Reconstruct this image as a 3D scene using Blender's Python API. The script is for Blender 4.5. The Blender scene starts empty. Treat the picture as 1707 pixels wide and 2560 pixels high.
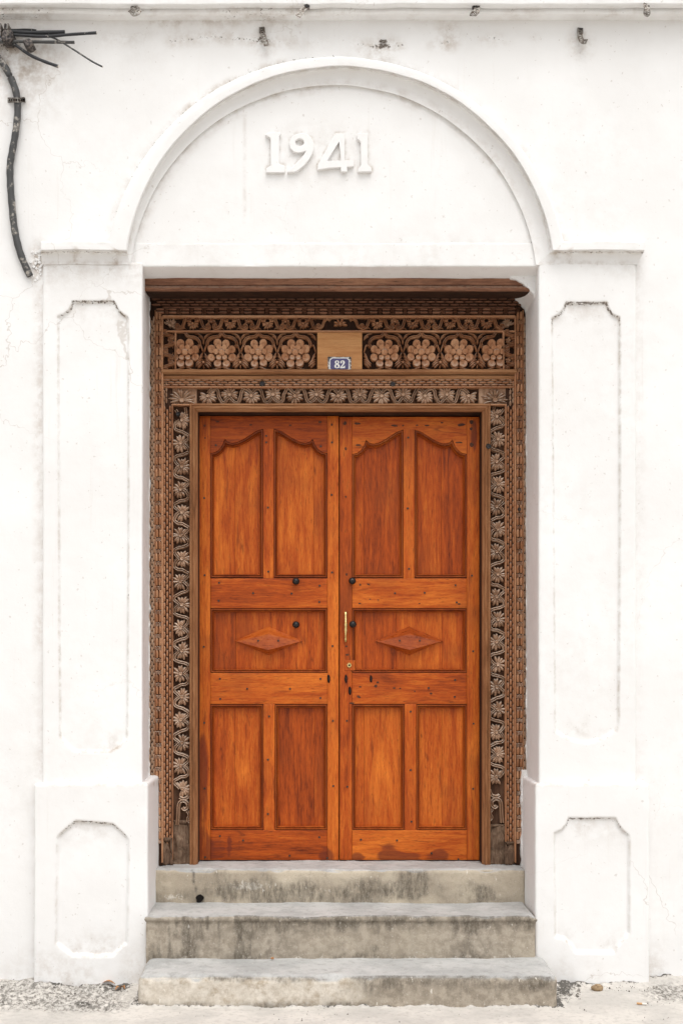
import bpy, math, random
import numpy as np
from mathutils import Vector, Matrix
from mathutils.geometry import tessellate_polygon

random.seed(7)
scene = bpy.context.scene
COL = scene.collection
R = math.radians

# ------------------------------------------------------------------ camera
S0, D, CX, CY, EZ = 3078.0, 5.7, 782.0, 1640.0, 1.39   # focal length (photo px), distance to the door, optical axis
cam = bpy.data.cameras.new('camera')
cam.sensor_fit = 'VERTICAL'; cam.sensor_height = 24.0
cam.lens = S0 / 2560 * 24.0
cam.shift_x = (853.5 - CX) / 2560
cam.shift_y = (CY - 1280) / 2560
cam.clip_start = 0.05; cam.clip_end = 500
camo = bpy.data.objects.new('camera', cam)
camo.location = (0, -D, EZ); camo.rotation_euler = (R(90), 0, 0)
COL.objects.link(camo); scene.camera = camo

# ------------------------------------------------------------------ sky, sun, exposure
SUN_EL, SUN_AZ = 66, 168          # azimuth clockwise from +Y; the sun stands in front of the wall, to its right
world = bpy.data.worlds.new('World'); scene.world = world; world.use_nodes = True
wn = world.node_tree.nodes; wl = world.node_tree.links
wn.clear()
sky = wn.new('ShaderNodeTexSky'); sky.sky_type = 'NISHITA'; sky.sun_disc = False
sky.sun_elevation = R(SUN_EL); sky.sun_rotation = R(SUN_AZ)
sky.air_density = 1.0; sky.dust_density = 4.0; sky.ozone_density = 1.0
hsv = wn.new('ShaderNodeHueSaturation'); hsv.inputs['Saturation'].default_value = 0.10
bg = wn.new('ShaderNodeBackground'); bg.inputs['Strength'].default_value = 0.15
wo = wn.new('ShaderNodeOutputWorld')
wl.new(sky.outputs[0], hsv.inputs['Color']); wl.new(hsv.outputs[0], bg.inputs['Color']); wl.new(bg.outputs[0], wo.inputs[0])
sl = bpy.data.lights.new('sun', 'SUN'); sl.energy = 0.9; sl.angle = R(60); sl.color = (1.0, 0.965, 0.92)
so = bpy.data.objects.new('sun', sl); COL.objects.link(so)
az, el = R(SUN_AZ), R(SUN_EL)
sdir = Vector((math.sin(az) * math.cos(el), math.cos(az) * math.cos(el), math.sin(el)))
so.rotation_euler = (-sdir).to_track_quat('-Z', 'Y').to_euler(); so.location = sdir * 20
vs = scene.view_settings
vs.view_transform = 'Standard'; vs.look = 'None'; vs.gamma = 1.0; vs.use_curve_mapping = False
vs.exposure = 0.45
scene.cycles.use_denoising = True
scene.cycles.denoiser = 'OPENIMAGEDENOISE'
scene.cycles.denoising_input_passes = 'RGB_ALBEDO_NORMAL'
scene.cycles.denoising_prefilter = 'ACCURATE'
scene.cycles.max_bounces = 6
scene.cycles.diffuse_bounces = 4

# ------------------------------------------------------------------ photo pixel -> place
def sc(y): return S0 / (D + y)
def X(px, y): return (px - CX) / sc(y)
def Z(py, y): return EZ + (CY - py) / sc(y)
def P(px, py, y): return Vector((X(px, y), y, Z(py, y)))

# ------------------------------------------------------------------ noise and distances (numpy)
def _hash(i, j, k, seed):
    h = (i * 374761393 + j * 668265263 + k * 2147483647 + seed * 1274126177) & 0xFFFFFFFF
    h = ((h ^ (h >> 13)) * 1274126177) & 0xFFFFFFFF
    h = ((h ^ (h >> 16)) * 2246822519) & 0xFFFFFFFF
    return ((h ^ (h >> 15)) & 0xFFFFFF) / float(0xFFFFFF)
def vnoise(p, f, seed=0):
    q = np.asarray(p, float) * f + 1000.0
    i = np.floor(q).astype(np.int64); t = q - i; t = t * t * (3 - 2 * t)
    r = 0
    for dx in (0, 1):
        for dy in (0, 1):
            for dz in (0, 1):
                w = (t[:, 0] if dx else 1 - t[:, 0]) * (t[:, 1] if dy else 1 - t[:, 1]) * (t[:, 2] if dz else 1 - t[:, 2])
                r = r + w * _hash(i[:, 0] + dx, i[:, 1] + dy, i[:, 2] + dz, seed)
    return r * 2 - 1
def fbm(p, f, o=3, seed=0):
    r = 0; a = 1
    for k in range(o): r = r + a * vnoise(p, f * 2 ** k, seed + k * 17); a *= 0.5
    return r
def sstep(a, b, x):
    t = np.clip((x - a) / (b - a), 0, 1); return t * t * (3 - 2 * t)
def seg_dist(x, z, poly, closed=True):
    d = np.full(x.shape, 1e9)
    n = len(poly)
    for i in range(n if closed else n - 1):
        (ax, az), (bx, bz) = poly[i], poly[(i + 1) % n]
        vx, vz = bx - ax, bz - az
        t = np.clip(((x - ax) * vx + (z - az) * vz) / (vx * vx + vz * vz + 1e-12), 0, 1)
        d = np.minimum(d, np.hypot(x - ax - t * vx, z - az - t * vz))
    return d
def inside(x, z, poly):
    c = np.zeros(x.shape, bool); n = len(poly)
    for i in range(n):
        (ax, az), (bx, bz) = poly[i], poly[(i + 1) % n]
        cond = (az > z) != (bz > z)
        c ^= cond & (x < (bx - ax) * (z - az) / (bz - az + 1e-12) + ax)
    return c
def sdf(x, z, poly): return np.where(inside(x, z, poly), -1, 1) * seg_dist(x, z, poly)
def blob(px, py, cx, cy, rx, ry): return np.clip(1 - np.hypot((px - cx) / rx, (py - cy) / ry), 0, 1)
def catmull(pts, n=5, closed=False):
    pts = [Vector(p) for p in pts]; out = []
    m = len(pts)
    for i in range(m if closed else m - 1):
        if closed: a, b, c, d = pts[i - 1], pts[i], pts[(i + 1) % m], pts[(i + 2) % m]
        else: a, b, c, d = pts[max(i - 1, 0)], pts[i], pts[i + 1], pts[min(i + 2, m - 1)]
        for k in range(n):
            t = k / n
            out.append(0.5 * ((2 * b) + (c - a) * t + (2 * a - 5 * b + 4 * c - d) * t * t + (3 * b - 3 * c + d - a) * t ** 3))
    if not closed: out.append(pts[-1])
    return out

# ------------------------------------------------------------------ node materials
def new_mat(name, rough=0.7, spec=0.3):
    m = bpy.data.materials.new(name); m.use_nodes = True
    nt = m.node_tree; b = nt.nodes['Principled BSDF']
    b.inputs['Roughness'].default_value = rough
    b.inputs['Specular IOR Level'].default_value = spec
    return m, nt, b
class NG:
    def __init__(s, nt): s.nt = nt; s.n = nt.nodes; s.l = nt.links
    def put(s, sock, v):
        if isinstance(v, bpy.types.NodeSocket): s.l.new(v, sock)
        else: sock.default_value = v
    def pos(s): return s.n.new('ShaderNodeNewGeometry').outputs['Position']
    def nz(s, comp=2):
        g = s.n.new('ShaderNodeNewGeometry'); x = s.n.new('ShaderNodeSeparateXYZ'); s.l.new(g.outputs['Normal'], x.inputs[0]); return x.outputs[comp]
    def objco(s): return s.n.new('ShaderNodeTexCoord').outputs['Object']
    def rnd(s): return s.n.new('ShaderNodeObjectInfo').outputs['Random']
    def attr(s, name): a = s.n.new('ShaderNodeAttribute'); a.attribute_name = name; return a.outputs['Fac']
    def vm(s, op, a, b=(0, 0, 0)):
        v = s.n.new('ShaderNodeVectorMath'); v.operation = op; s.put(v.inputs[0], a); s.put(v.inputs[1], b); return v.outputs[0]
    def m(s, op, a, b=0.0, clamp=False):
        v = s.n.new('ShaderNodeMath'); v.operation = op; v.use_clamp = clamp; s.put(v.inputs[0], a); s.put(v.inputs[1], b); return v.outputs[0]
    def comb(s, a, b, c):
        v = s.n.new('ShaderNodeCombineXYZ'); [s.put(v.inputs[i], q) for i, q in enumerate((a, b, c))]; return v.outputs[0]
    def noise(s, co, scale, detail=4, rough=0.55, dist=0.0):
        v = s.n.new('ShaderNodeTexNoise'); s.put(v.inputs['Vector'], co); v.inputs['Scale'].default_value = scale
        v.inputs['Detail'].default_value = detail; v.inputs['Roughness'].default_value = rough; v.inputs['Distortion'].default_value = dist
        return s.m('ADD', s.m('MULTIPLY', s.m('SUBTRACT', v.outputs['Fac'], 0.5), 1.6), 0.5, True)
    def voro(s, co, scale, feat='F1'):
        v = s.n.new('ShaderNodeTexVoronoi'); v.feature = feat; s.put(v.inputs['Vector'], co); v.inputs['Scale'].default_value = scale
        return v.outputs['Distance']
    def ss(s, x, a, b):
        v = s.n.new('ShaderNodeMapRange'); v.interpolation_type = 'SMOOTHSTEP'; s.put(v.inputs[0], x); s.put(v.inputs[1], a); s.put(v.inputs[2], b); return v.outputs[0]
    def mix(s, f, a, b, mode='MIX'):
        v = s.n.new('ShaderNodeMix'); v.data_type = 'RGBA'; v.blend_type = mode
        s.put(v.inputs[0], f)
        for i, q in ((6, a), (7, b)): s.put(v.inputs[i], q if isinstance(q, bpy.types.NodeSocket) else (*q, 1.0))
        return v.outputs[2]
    def ramp(s, f, stops):
        v = s.n.new('ShaderNodeValToRGB'); s.put(v.inputs[0], f); e = v.color_ramp.elements
        while len(e) < len(stops): e.new(0.5)
        for q, (p, c) in zip(e, stops): q.position = p; q.color = (*c, 1.0)
        return v.outputs[0]
    def bump(s, h, dist, strength=1.0, prev=None):
        v = s.n.new('ShaderNodeBump'); v.inputs['Strength'].default_value = strength; v.inputs['Distance'].default_value = dist
        s.put(v.inputs['Height'], h)
        if prev is not None: s.put(v.inputs['Normal'], prev)
        return v.outputs[0]

def mat_plaster():
    m, nt, b = new_mat('whitewashed_plaster', 0.85, 0.2); g = NG(nt); p = g.pos()
    n1 = g.noise(p, 2.2, 5, 0.6)
    c = g.mix(g.ss(n1, 0.35, 0.7), (0.785, 0.777, 0.765), (0.82, 0.815, 0.806))
    n2 = g.noise(p, 9, 5, 0.65)
    c = g.mix(g.m('MULTIPLY', g.ss(n2, 0.66, 0.98), 0.20), c, (0.70, 0.67, 0.635))
    st = g.attr('stain'); n3 = g.noise(p, 22, 5, 0.65)
    c = g.mix(g.m('MULTIPLY', st, g.ss(n3, 0.25, 0.85), True), c, (0.42, 0.345, 0.28))
    d = g.attr('dirt_and_shade'); n4 = g.noise(p, 95, 4, 0.65, 0.3)
    inv = g.m('SUBTRACT', 0.98, g.m('MULTIPLY', d, 0.62))
    c = g.mix(g.m('MULTIPLY', g.ss(n4, inv, g.m('ADD', inv, 0.10)), 0.9), c, (0.13, 0.105, 0.085))
    n5 = g.noise(p, 60, 2, 0.5)
    c = g.mix(g.m('MULTIPLY', g.ss(n5, 0.83, 0.88), 0.35), c, (0.42, 0.37, 0.32))
    wv = g.vm('ADD', p, g.comb(g.m('MULTIPLY', g.noise(p, 4, 4, 0.7), 0.16), 0.0, g.m('MULTIPLY', g.noise(p, 5, 4, 0.7), 0.16)))
    ck = g.m('SUBTRACT', 1.0, g.ss(g.voro(wv, 1.7, 'DISTANCE_TO_EDGE'), 0.0005, 0.004))
    c = g.mix(g.m('MULTIPLY', g.m('MULTIPLY', ck, g.ss(g.noise(p, 1.1, 3, 0.5), 0.52, 0.75)), 0.42), c, (0.40, 0.34, 0.28))
    dr = g.ss(g.noise(g.vm('MULTIPLY', p, (1, 1, 0.045)), 30, 4, 0.65), 0.62, 0.95)
    c = g.mix(g.m('MULTIPLY', g.m('MULTIPLY', dr, g.ss(g.noise(p, 1.6, 3, 0.5), 0.45, 0.8)), 0.22), c, (0.52, 0.45, 0.38))
    b_ = g.bump(g.noise(p, 26, 5, 0.6), 0.0012, 0.5)
    b_ = g.bump(g.noise(p, 150, 3, 0.6), 0.0003, 0.5, b_)
    nt.links.new(c, b.inputs['Base Color']); nt.links.new(b_, b.inputs['Normal'])
    return m

def mat_concrete():
    m, nt, b = new_mat('weathered_step_cement', 0.8, 0.3); g = NG(nt); p = g.pos()
    n1 = g.noise(p, 5, 6, 0.65); n2 = g.noise(p, 26, 6, 0.7); n3 = g.noise(p, 230, 3, 0.7)
    riser = g.mix(g.ss(n1, 0.35, 0.65), (0.43, 0.362, 0.275), (0.58, 0.50, 0.385))
    riser = g.mix(g.m('MULTIPLY', g.ss(n2, 0.5, 0.9), 0.55), riser, (0.22, 0.185, 0.135))
    grey = g.attr('grey'); riser = g.mix(grey, riser, g.mix(g.ss(n2, 0.3, 0.7), (0.27, 0.228, 0.178), (0.43, 0.372, 0.300)))
    tread = g.mix(g.ss(n1, 0.3, 0.7), (0.36, 0.36, 0.35), (0.47, 0.465, 0.45))
    tread = g.mix(g.m('MULTIPLY', g.ss(n2, 0.5, 0.72), 0.5), tread, (0.27, 0.265, 0.25))
    riser = g.mix(g.attr('cream'), riser, g.mix(g.m('MULTIPLY', g.ss(g.noise(p, 13, 6, 0.75), 0.5, 0.85), 0.7), g.mix(g.ss(n2, 0.25, 0.75), (0.68, 0.625, 0.545), (0.50, 0.44, 0.36)), (0.36, 0.285, 0.20)))
    c = g.mix(g.ss(g.nz(), 0.35, 0.8), riser, tread)
    fl = g.attr('flake'); th = g.m('SUBTRACT', 0.95, g.m('MULTIPLY', fl, 0.62))
    c = g.mix(g.ss(g.noise(p, 60, 6, 0.8), th, g.m('ADD', th, 0.14)), c, (0.72, 0.66, 0.57))
    mo = g.attr('mould')
    c = g.mix(g.m('MULTIPLY', g.m('MULTIPLY', mo, g.ss(g.noise(p, 20, 5, 0.7), 0.15, 0.75)), 0.62), c, (0.135, 0.118, 0.092))
    c = g.mix(g.attr('crack'), c, (0.05, 0.045, 0.04))
    sk = g.ss(g.noise(g.vm('MULTIPLY', p, (1, 1, 0.3)), 55, 7, 0.78), 0.22, 0.85)
    m2 = g.m('MULTIPLY', g.ss(g.m('ADD', mo, g.m('MULTIPLY', g.m('SUBTRACT', g.noise(p, 14, 6, 0.72), 0.5), 0.7)), 0.26, 0.88), sk)
    c = g.mix(g.m('MULTIPLY', m2, 0.9, True), c, (0.078, 0.063, 0.046))
    pale = g.ss(g.noise(g.vm('MULTIPLY', p, (1, 1, 0.35)), 75, 3, 0.6), 0.80, 0.86)
    c = g.mix(g.m('MULTIPLY', pale, 0.75), c, (0.74, 0.70, 0.63))
    c = g.mix(g.m('MULTIPLY', g.ss(n3, 0.60, 0.9), 0.5), c, (0.13, 0.115, 0.09))
    c = g.mix(g.m('MULTIPLY', g.ss(g.noise(p, 170, 3, 0.7), 0.62, 0.9), 0.45), c, (0.68, 0.64, 0.58))
    b_ = g.bump(n2, 0.0026, 0.6); b_ = g.bump(n3, 0.0009, 0.7, b_)
    nt.links.new(c, b.inputs['Base Color']); nt.links.new(b_, b.inputs['Normal'])
    return m

def mat_ground():
    m, nt, b = new_mat('dusty_street_cement', 0.9, 0.2); g = NG(nt); p = g.pos()
    n1 = g.noise(p, 3.5, 6, 0.65); n2 = g.noise(p, 40, 5, 0.7); n3 = g.noise(p, 150, 4, 0.7)
    c = g.mix(g.ss(n1, 0.3, 0.7), (0.47, 0.445, 0.41), (0.58, 0.545, 0.50))
    c = g.mix(g.m('MULTIPLY', g.ss(n2, 0.48, 0.72), 0.5), c, (0.37, 0.345, 0.315))
    c = g.mix(g.m('MULTIPLY', g.ss(n3, 0.62, 0.9), 0.5), c, (0.60, 0.56, 0.50))
    r = g.attr('rough')
    v = g.ss(g.noise(g.vm('MULTIPLY', p, (1, 0.7, 1)), 55, 6, 0.8), 0.40, 0.62)
    c = g.mix(g.m('MULTIPLY', g.m('MULTIPLY', r, v), 0.85), c, (0.125, 0.115, 0.10))
    d = g.attr('dirt_and_shade'); th = g.m('SUBTRACT', 0.85, g.m('MULTIPLY', d, 0.55))
    c = g.mix(g.m('MULTIPLY', g.ss(g.noise(p, 70, 6, 0.75), th, g.m('ADD', th, 0.08)), 0.9), c, (0.06, 0.055, 0.048))
    b_ = g.bump(n2, 0.003, 0.6); b_ = g.bump(n3, 0.001, 0.8, b_)
    nt.links.new(c, b.inputs['Base Color']); nt.links.new(b_, b.inputs['Normal'])
    return m

def mat_wood(name, axis, dark, mid, light, rough=0.42, spec=0.35, var=0.35, grain=1.0, streak=0.55, dust=0.0, bumpd=0.0012, attr_stain=None):
    """axis: which way the grain runs (0 = x, 2 = z)"""
    m, nt, b = new_mat(name, rough, spec); g = NG(nt)
    rnd = g.rnd()
    off = g.comb(g.m('MULTIPLY', rnd, 37.0), g.m('MULTIPLY', rnd, 91.0), g.m('MULTIPLY', rnd, 53.0))
    co = g.vm('ADD', g.objco(), off)
    st = (0.055, 1, 1) if axis == 0 else (1, 1, 0.055)
    cs = g.vm('MULTIPLY', co, st); st3 = (0.11, 1, 1) if axis == 0 else (1, 1, 0.11); cf = g.vm('MULTIPLY', co, st3)
    st2 = (0.16, 1, 1) if axis == 0 else (1, 1, 0.16)
    n1 = g.noise(g.vm('MULTIPLY', co, st2), 11 * grain, 6, 0.62, 1.4)      # broad figure
    n2 = g.noise(cs, 85 * grain, 6, 0.70, 0.5)                            # grain lines
    n3 = g.noise(g.vm('MULTIPLY', cf, (2.2, 2.2, 2.2)), 110 * grain, 3, 0.6)                                 # pores
    n4 = g.noise(cf, 190 * grain, 3, 0.65, 0.3)
    f = g.m('ADD', g.m('ADD', g.m('MULTIPLY', n1, 0.40), g.m('MULTIPLY', n2, 0.32)), g.m('MULTIPLY', n4, 0.28))
    f = g.m('ADD', f, g.m('MULTIPLY', g.m('SUBTRACT', rnd, 0.5), var * 0.35))
    c = g.ramp(f, [(0.20, dark), (0.47, mid), (0.80, light)])
    c = g.mix(g.m('MULTIPLY', g.ss(n4, 0.60, 0.95), streak), c, dark)
    c = g.mix(g.m('MULTIPLY', g.ss(n3, 0.60, 0.95), streak * 0.8), c, tuple(q * 0.45 for q in dark))
    if attr_stain:
        fig = g.noise(g.vm('MULTIPLY', co, (0.10, 1, 1) if axis == 0 else (1, 1, 0.10)), 26, 3, 0.5, 2.6)
        c = g.mix(g.m('MULTIPLY', g.ss(fig, 0.66, 0.90), 0.55), c, (0.075, 0.012, 0.004))
        c = g.mix(g.m('MULTIPLY', g.ss(g.noise(co, 3.2, 3, 0.5), 0.5, 0.9), 0.5), c, (0.24, 0.052, 0.010))
        s = g.attr('stain'); th = g.m('SUBTRACT', 0.95, g.m('MULTIPLY', s, 0.85))
        c = g.mix(g.m('MULTIPLY', g.ss(g.noise(cs, 30, 5, 0.7), th, g.m('ADD', th, 0.30)), 0.72), c, attr_stain)
    if dust:
        up = g.ss(g.nz(), 0.05, 0.75)
        c = g.mix(g.m('MULTIPLY', g.m('MULTIPLY', up, g.ss(g.noise(g.pos(), 60, 4, 0.6), 0.2, 0.6)), dust), c, (0.60, 0.50, 0.41))
    h = g.m('ADD', g.m('MULTIPLY', n2, 0.7), g.m('MULTIPLY', n3, 0.3))
    nt.links.new(c, b.inputs['Base Color']); nt.links.new(g.bump(h, bumpd, 0.6), b.inputs['Normal'])
    rr = g.m('ADD', g.m('MULTIPLY', n2, 0.25), rough - 0.12)
    nt.links.new(rr, b.inputs['Roughness'])
    return m

def mat_plain(name, col, rough=0.5, metal=0.0, spec=0.4, var=0.0, col2=None, scale=60, lo=0.55, hi=0.65, bumpd=0.0):
    m, nt, b = new_mat(name, rough, spec); g = NG(nt); b.inputs['Metallic'].default_value = metal
    n = g.noise(g.pos(), scale, 4, 0.65)
    c2 = col2 or tuple(q * (1 - var) for q in col)
    c = g.mix(g.ss(n, lo, hi), col, c2)
    nt.links.new(c, b.inputs['Base Color'])
    if bumpd: nt.links.new(g.bump(n, bumpd, 0.7), b.inputs['Normal'])
    return m

M = {}
M['plaster'] = mat_plaster()
M['concrete'] = mat_concrete()
M['ground'] = mat_ground()
DK, MD, LT = (0.095, 0.0130, 0.003), (0.400, 0.068, 0.0065), (0.74, 0.205, 0.024)
M['door_v'] = mat_wood('varnished_door_wood_upright', 2, DK, MD, LT, 0.42, 0.2, streak=0.85, var=0.50, attr_stain=(0.13, 0.022, 0.010))
M['door_h'] = mat_wood('varnished_door_wood_level', 0, DK, MD, LT, 0.42, 0.2, streak=0.85, var=0.50, attr_stain=(0.13, 0.022, 0.010))
M['door_mould'] = mat_wood('varnished_moulding_wood', 2, (0.09, 0.013, 0.003), (0.28, 0.050, 0.006), (0.50, 0.135, 0.018), 0.36, 0.3, streak=0.3)
M['boss'] = mat_wood('polished_boss_wood', 0, (0.12, 0.018, 0.003), (0.36, 0.064, 0.008), (0.60, 0.16, 0.022), 0.30, 0.4, streak=0.4)
_b = M['boss'].node_tree.nodes['Principled BSDF']; _b.inputs['Coat Weight'].default_value = 0.25; _b.inputs['Coat Roughness'].default_value = 0.15; _b.inputs['Coat IOR'].default_value = 1.7
M['frame_v'] = mat_wood('old_frame_wood_upright', 2, (0.085, 0.036, 0.016), (0.29, 0.128, 0.054), (0.50, 0.27, 0.13), 0.6, 0.25, streak=0.5)
M['frame_h'] = mat_wood('old_frame_wood_level', 0, (0.085, 0.036, 0.016), (0.29, 0.128, 0.054), (0.50, 0.27, 0.13), 0.6, 0.25, streak=0.5)
M['carved'] = mat_wood('carved_wood', 2, (0.12, 0.048, 0.023), (0.40, 0.178, 0.084), (0.64, 0.385, 0.225), 0.62, 0.25, var=0.6, grain=1.6, streak=0.35, dust=0.75)
M['carved_h'] = mat_wood('carved_wood_level', 0, (0.12, 0.048, 0.023), (0.40, 0.178, 0.084), (0.64, 0.385, 0.225), 0.62, 0.25, streak=0.35, dust=0.6)
M['carved_grey'] = mat_wood('weathered_carved_wood', 2, (0.11, 0.058, 0.034), (0.37, 0.220, 0.135), (0.64, 0.455, 0.325), 0.7, 0.2, var=0.6, grain=1.6, streak=0.35, dust=0.8)
M['carved_dark'] = mat_wood('dark_carved_wood', 0, (0.055, 0.024, 0.014), (0.19, 0.080, 0.043), (0.34, 0.165, 0.095), 0.6, 0.25, var=0.6, grain=1.6, streak=0.35, dust=0.25)  # darker carved wood for the strips just below the crown
M['floor_shade_wood'] = mat_wood('dark_ground_and_shade', 2, (0.014, 0.008, 0.006), (0.042, 0.020, 0.012), (0.085, 0.042, 0.024), 0.8, 0.15)  # dark carving floors for contrast; also paints shade on cove and rebate
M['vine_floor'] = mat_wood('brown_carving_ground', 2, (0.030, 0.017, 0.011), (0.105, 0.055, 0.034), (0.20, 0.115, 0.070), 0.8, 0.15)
M['crown'] = mat_wood('smoky_lintel_wood', 0, (0.014, 0.009, 0.007), (0.17, 0.070, 0.037), (0.44, 0.225, 0.13), 0.6, 0.3, grain=0.8, streak=0.85, dust=0.25)
M['blank'] = mat_wood('pale_blank_wood', 0, (0.26, 0.105, 0.035), (0.48, 0.215, 0.078), (0.64, 0.35, 0.145), 0.6, 0.25, streak=0.35)
M['rotten'] = mat_wood('rotten_jamb_foot_wood', 2, (0.022, 0.014, 0.011), (0.14, 0.085, 0.055), (0.40, 0.29, 0.20), 0.85, 0.15, streak=0.9, bumpd=0.004)
M['iron'] = mat_plain('black_iron', (0.022, 0.020, 0.020), 0.42, 0.6, 0.5, col2=(0.06, 0.045, 0.04), scale=90)
M['screw'] = mat_plain('dull_steel_screw', (0.060, 0.052, 0.046), 0.32, 0.5, 0.5, col2=(0.03, 0.025, 0.022), scale=200)
M['brass'] = mat_plain('polished_brass', (0.80, 0.62, 0.27), 0.24, 0.9, 0.5, col2=(0.62, 0.44, 0.16), scale=40)
M['strap'] = mat_plain('galvanised_strap', (0.24, 0.225, 0.20), 0.5, 0.6, 0.4, col2=(0.09, 0.065, 0.05), scale=110, lo=0.45, hi=0.6)
M['cable'] = mat_plain('painted_black_cable', (0.022, 0.023, 0.026), 0.5, 0, 0.4, col2=(0.34, 0.31, 0.28), scale=60, lo=0.70, hi=0.84, bumpd=0.001)
M['conduit'] = mat_plain('painted_grey_conduit', (0.055, 0.055, 0.055), 0.55, 0, 0.4, col2=(0.36, 0.33, 0.29), scale=32, lo=0.58, hi=0.80, bumpd=0.001)
M['core'] = mat_plain('cut_cable_core', (0.62, 0.58, 0.52), 0.6)
M['blue'] = mat_plain('blue_cable', (0.03, 0.18, 0.42), 0.5)
M['clamp'] = mat_plain('clamp_metal', (0.16, 0.135, 0.12), 0.5, 0.3, 0.4, col2=(0.035, 0.03, 0.03), scale=90, lo=0.4, hi=0.55)
M['enamel'] = mat_plain('violet_blue_enamel', (0.070, 0.058, 0.165), 0.25, 0, 0.5, var=0.15)
M['enamel_white'] = mat_plain('white_enamel', (0.80, 0.79, 0.76), 0.3, 0, 0.5, var=0.06)
M['rim'] = mat_plain('chipped_plate_rim', (0.62, 0.60, 0.58), 0.5, 0.1, 0.4, col2=(0.07, 0.065, 0.07), scale=140, lo=0.47, hi=0.52)
M['stone'] = mat_plain('brown_stone', (0.33, 0.235, 0.14), 0.8, 0, 0.2, col2=(0.20, 0.135, 0.08), scale=60, bumpd=0.003)
M['rubble'] = mat_plain('grey_rubble', (0.34, 0.315, 0.28), 0.85, 0, 0.2, col2=(0.13, 0.12, 0.105), scale=25, lo=0.42, hi=0.6)
M['leaf'] = mat_plain('dry_leaf', (0.36, 0.175, 0.075), 0.7, 0, 0.2, var=0.5)
M['paper'] = mat_plain('cigarette_paper', (0.75, 0.71, 0.64), 0.8)
M['filter'] = mat_plain('cigarette_filter', (0.52, 0.30, 0.14), 0.8)
M['filler'] = mat_plain('dark_wood_filler', (0.055, 0.018, 0.008), 0.55, 0, 0.3, col2=(0.16, 0.05, 0.015), scale=200)
M['hole'] = mat_plain('hole_shade_black', (0.012, 0.010, 0.009), 0.9, 0, 0.1)  # flat black painting the dark inside of holes and slots

# ------------------------------------------------------------------ building objects
def tag(o, label=None, cat=None, group=None, kind=None):
    if label: o['label'] = label
    if cat: o['category'] = cat
    if group: o['group'] = group
    if kind: o['kind'] = kind
    return o
def empty(name, loc):
    o = bpy.data.objects.new(name, None); o.empty_display_size = 0.1; o.location = loc; COL.objects.link(o); return o
def world_loc(o):
    v = Vector(o.location)
    while o.parent: o = o.parent; v += Vector(o.location)
    return v
def place(name, me, mat, parent=None, loc=(0, 0, 0), rot=None, scale=None, kind=None):
    o = bpy.data.objects.new(name, me); COL.objects.link(o)
    if mat and not me.materials: me.materials.append(M[mat] if isinstance(mat, str) else mat)
    loc = Vector(loc)
    if parent: o.parent = parent; loc = loc - world_loc(parent)
    o.location = loc
    if rot: o.rotation_euler = rot
    if scale: o.scale = scale
    if kind: o['kind'] = kind
    return o
def np_mesh(name, v, f, attrs=None, smooth=True, sharp=None):
    me = bpy.data.meshes.new(name)
    v = np.asarray(v, float)
    if isinstance(f, np.ndarray):
        k = f.shape[1]
        me.vertices.add(len(v)); me.vertices.foreach_set('co', v.ravel())
        me.loops.add(f.size); me.loops.foreach_set('vertex_index', f.ravel().astype(np.int32))
        me.polygons.add(len(f)); me.polygons.foreach_set('loop_start', np.arange(0, f.size, k, dtype=np.int32))
        me.update(calc_edges=True); me.validate()
    else:
        me.from_pydata([tuple(p) for p in v], [], f)
    for k_, a in (attrs or {}).items():
        at = me.attributes.new(k_, 'FLOAT', 'POINT'); at.data.foreach_set('value', np.asarray(a, np.float32))
    if smooth:
        me.shade_smooth()
        if sharp is not None: me.set_sharp_from_angle(angle=R(sharp))
    me.update()
    return me
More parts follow.
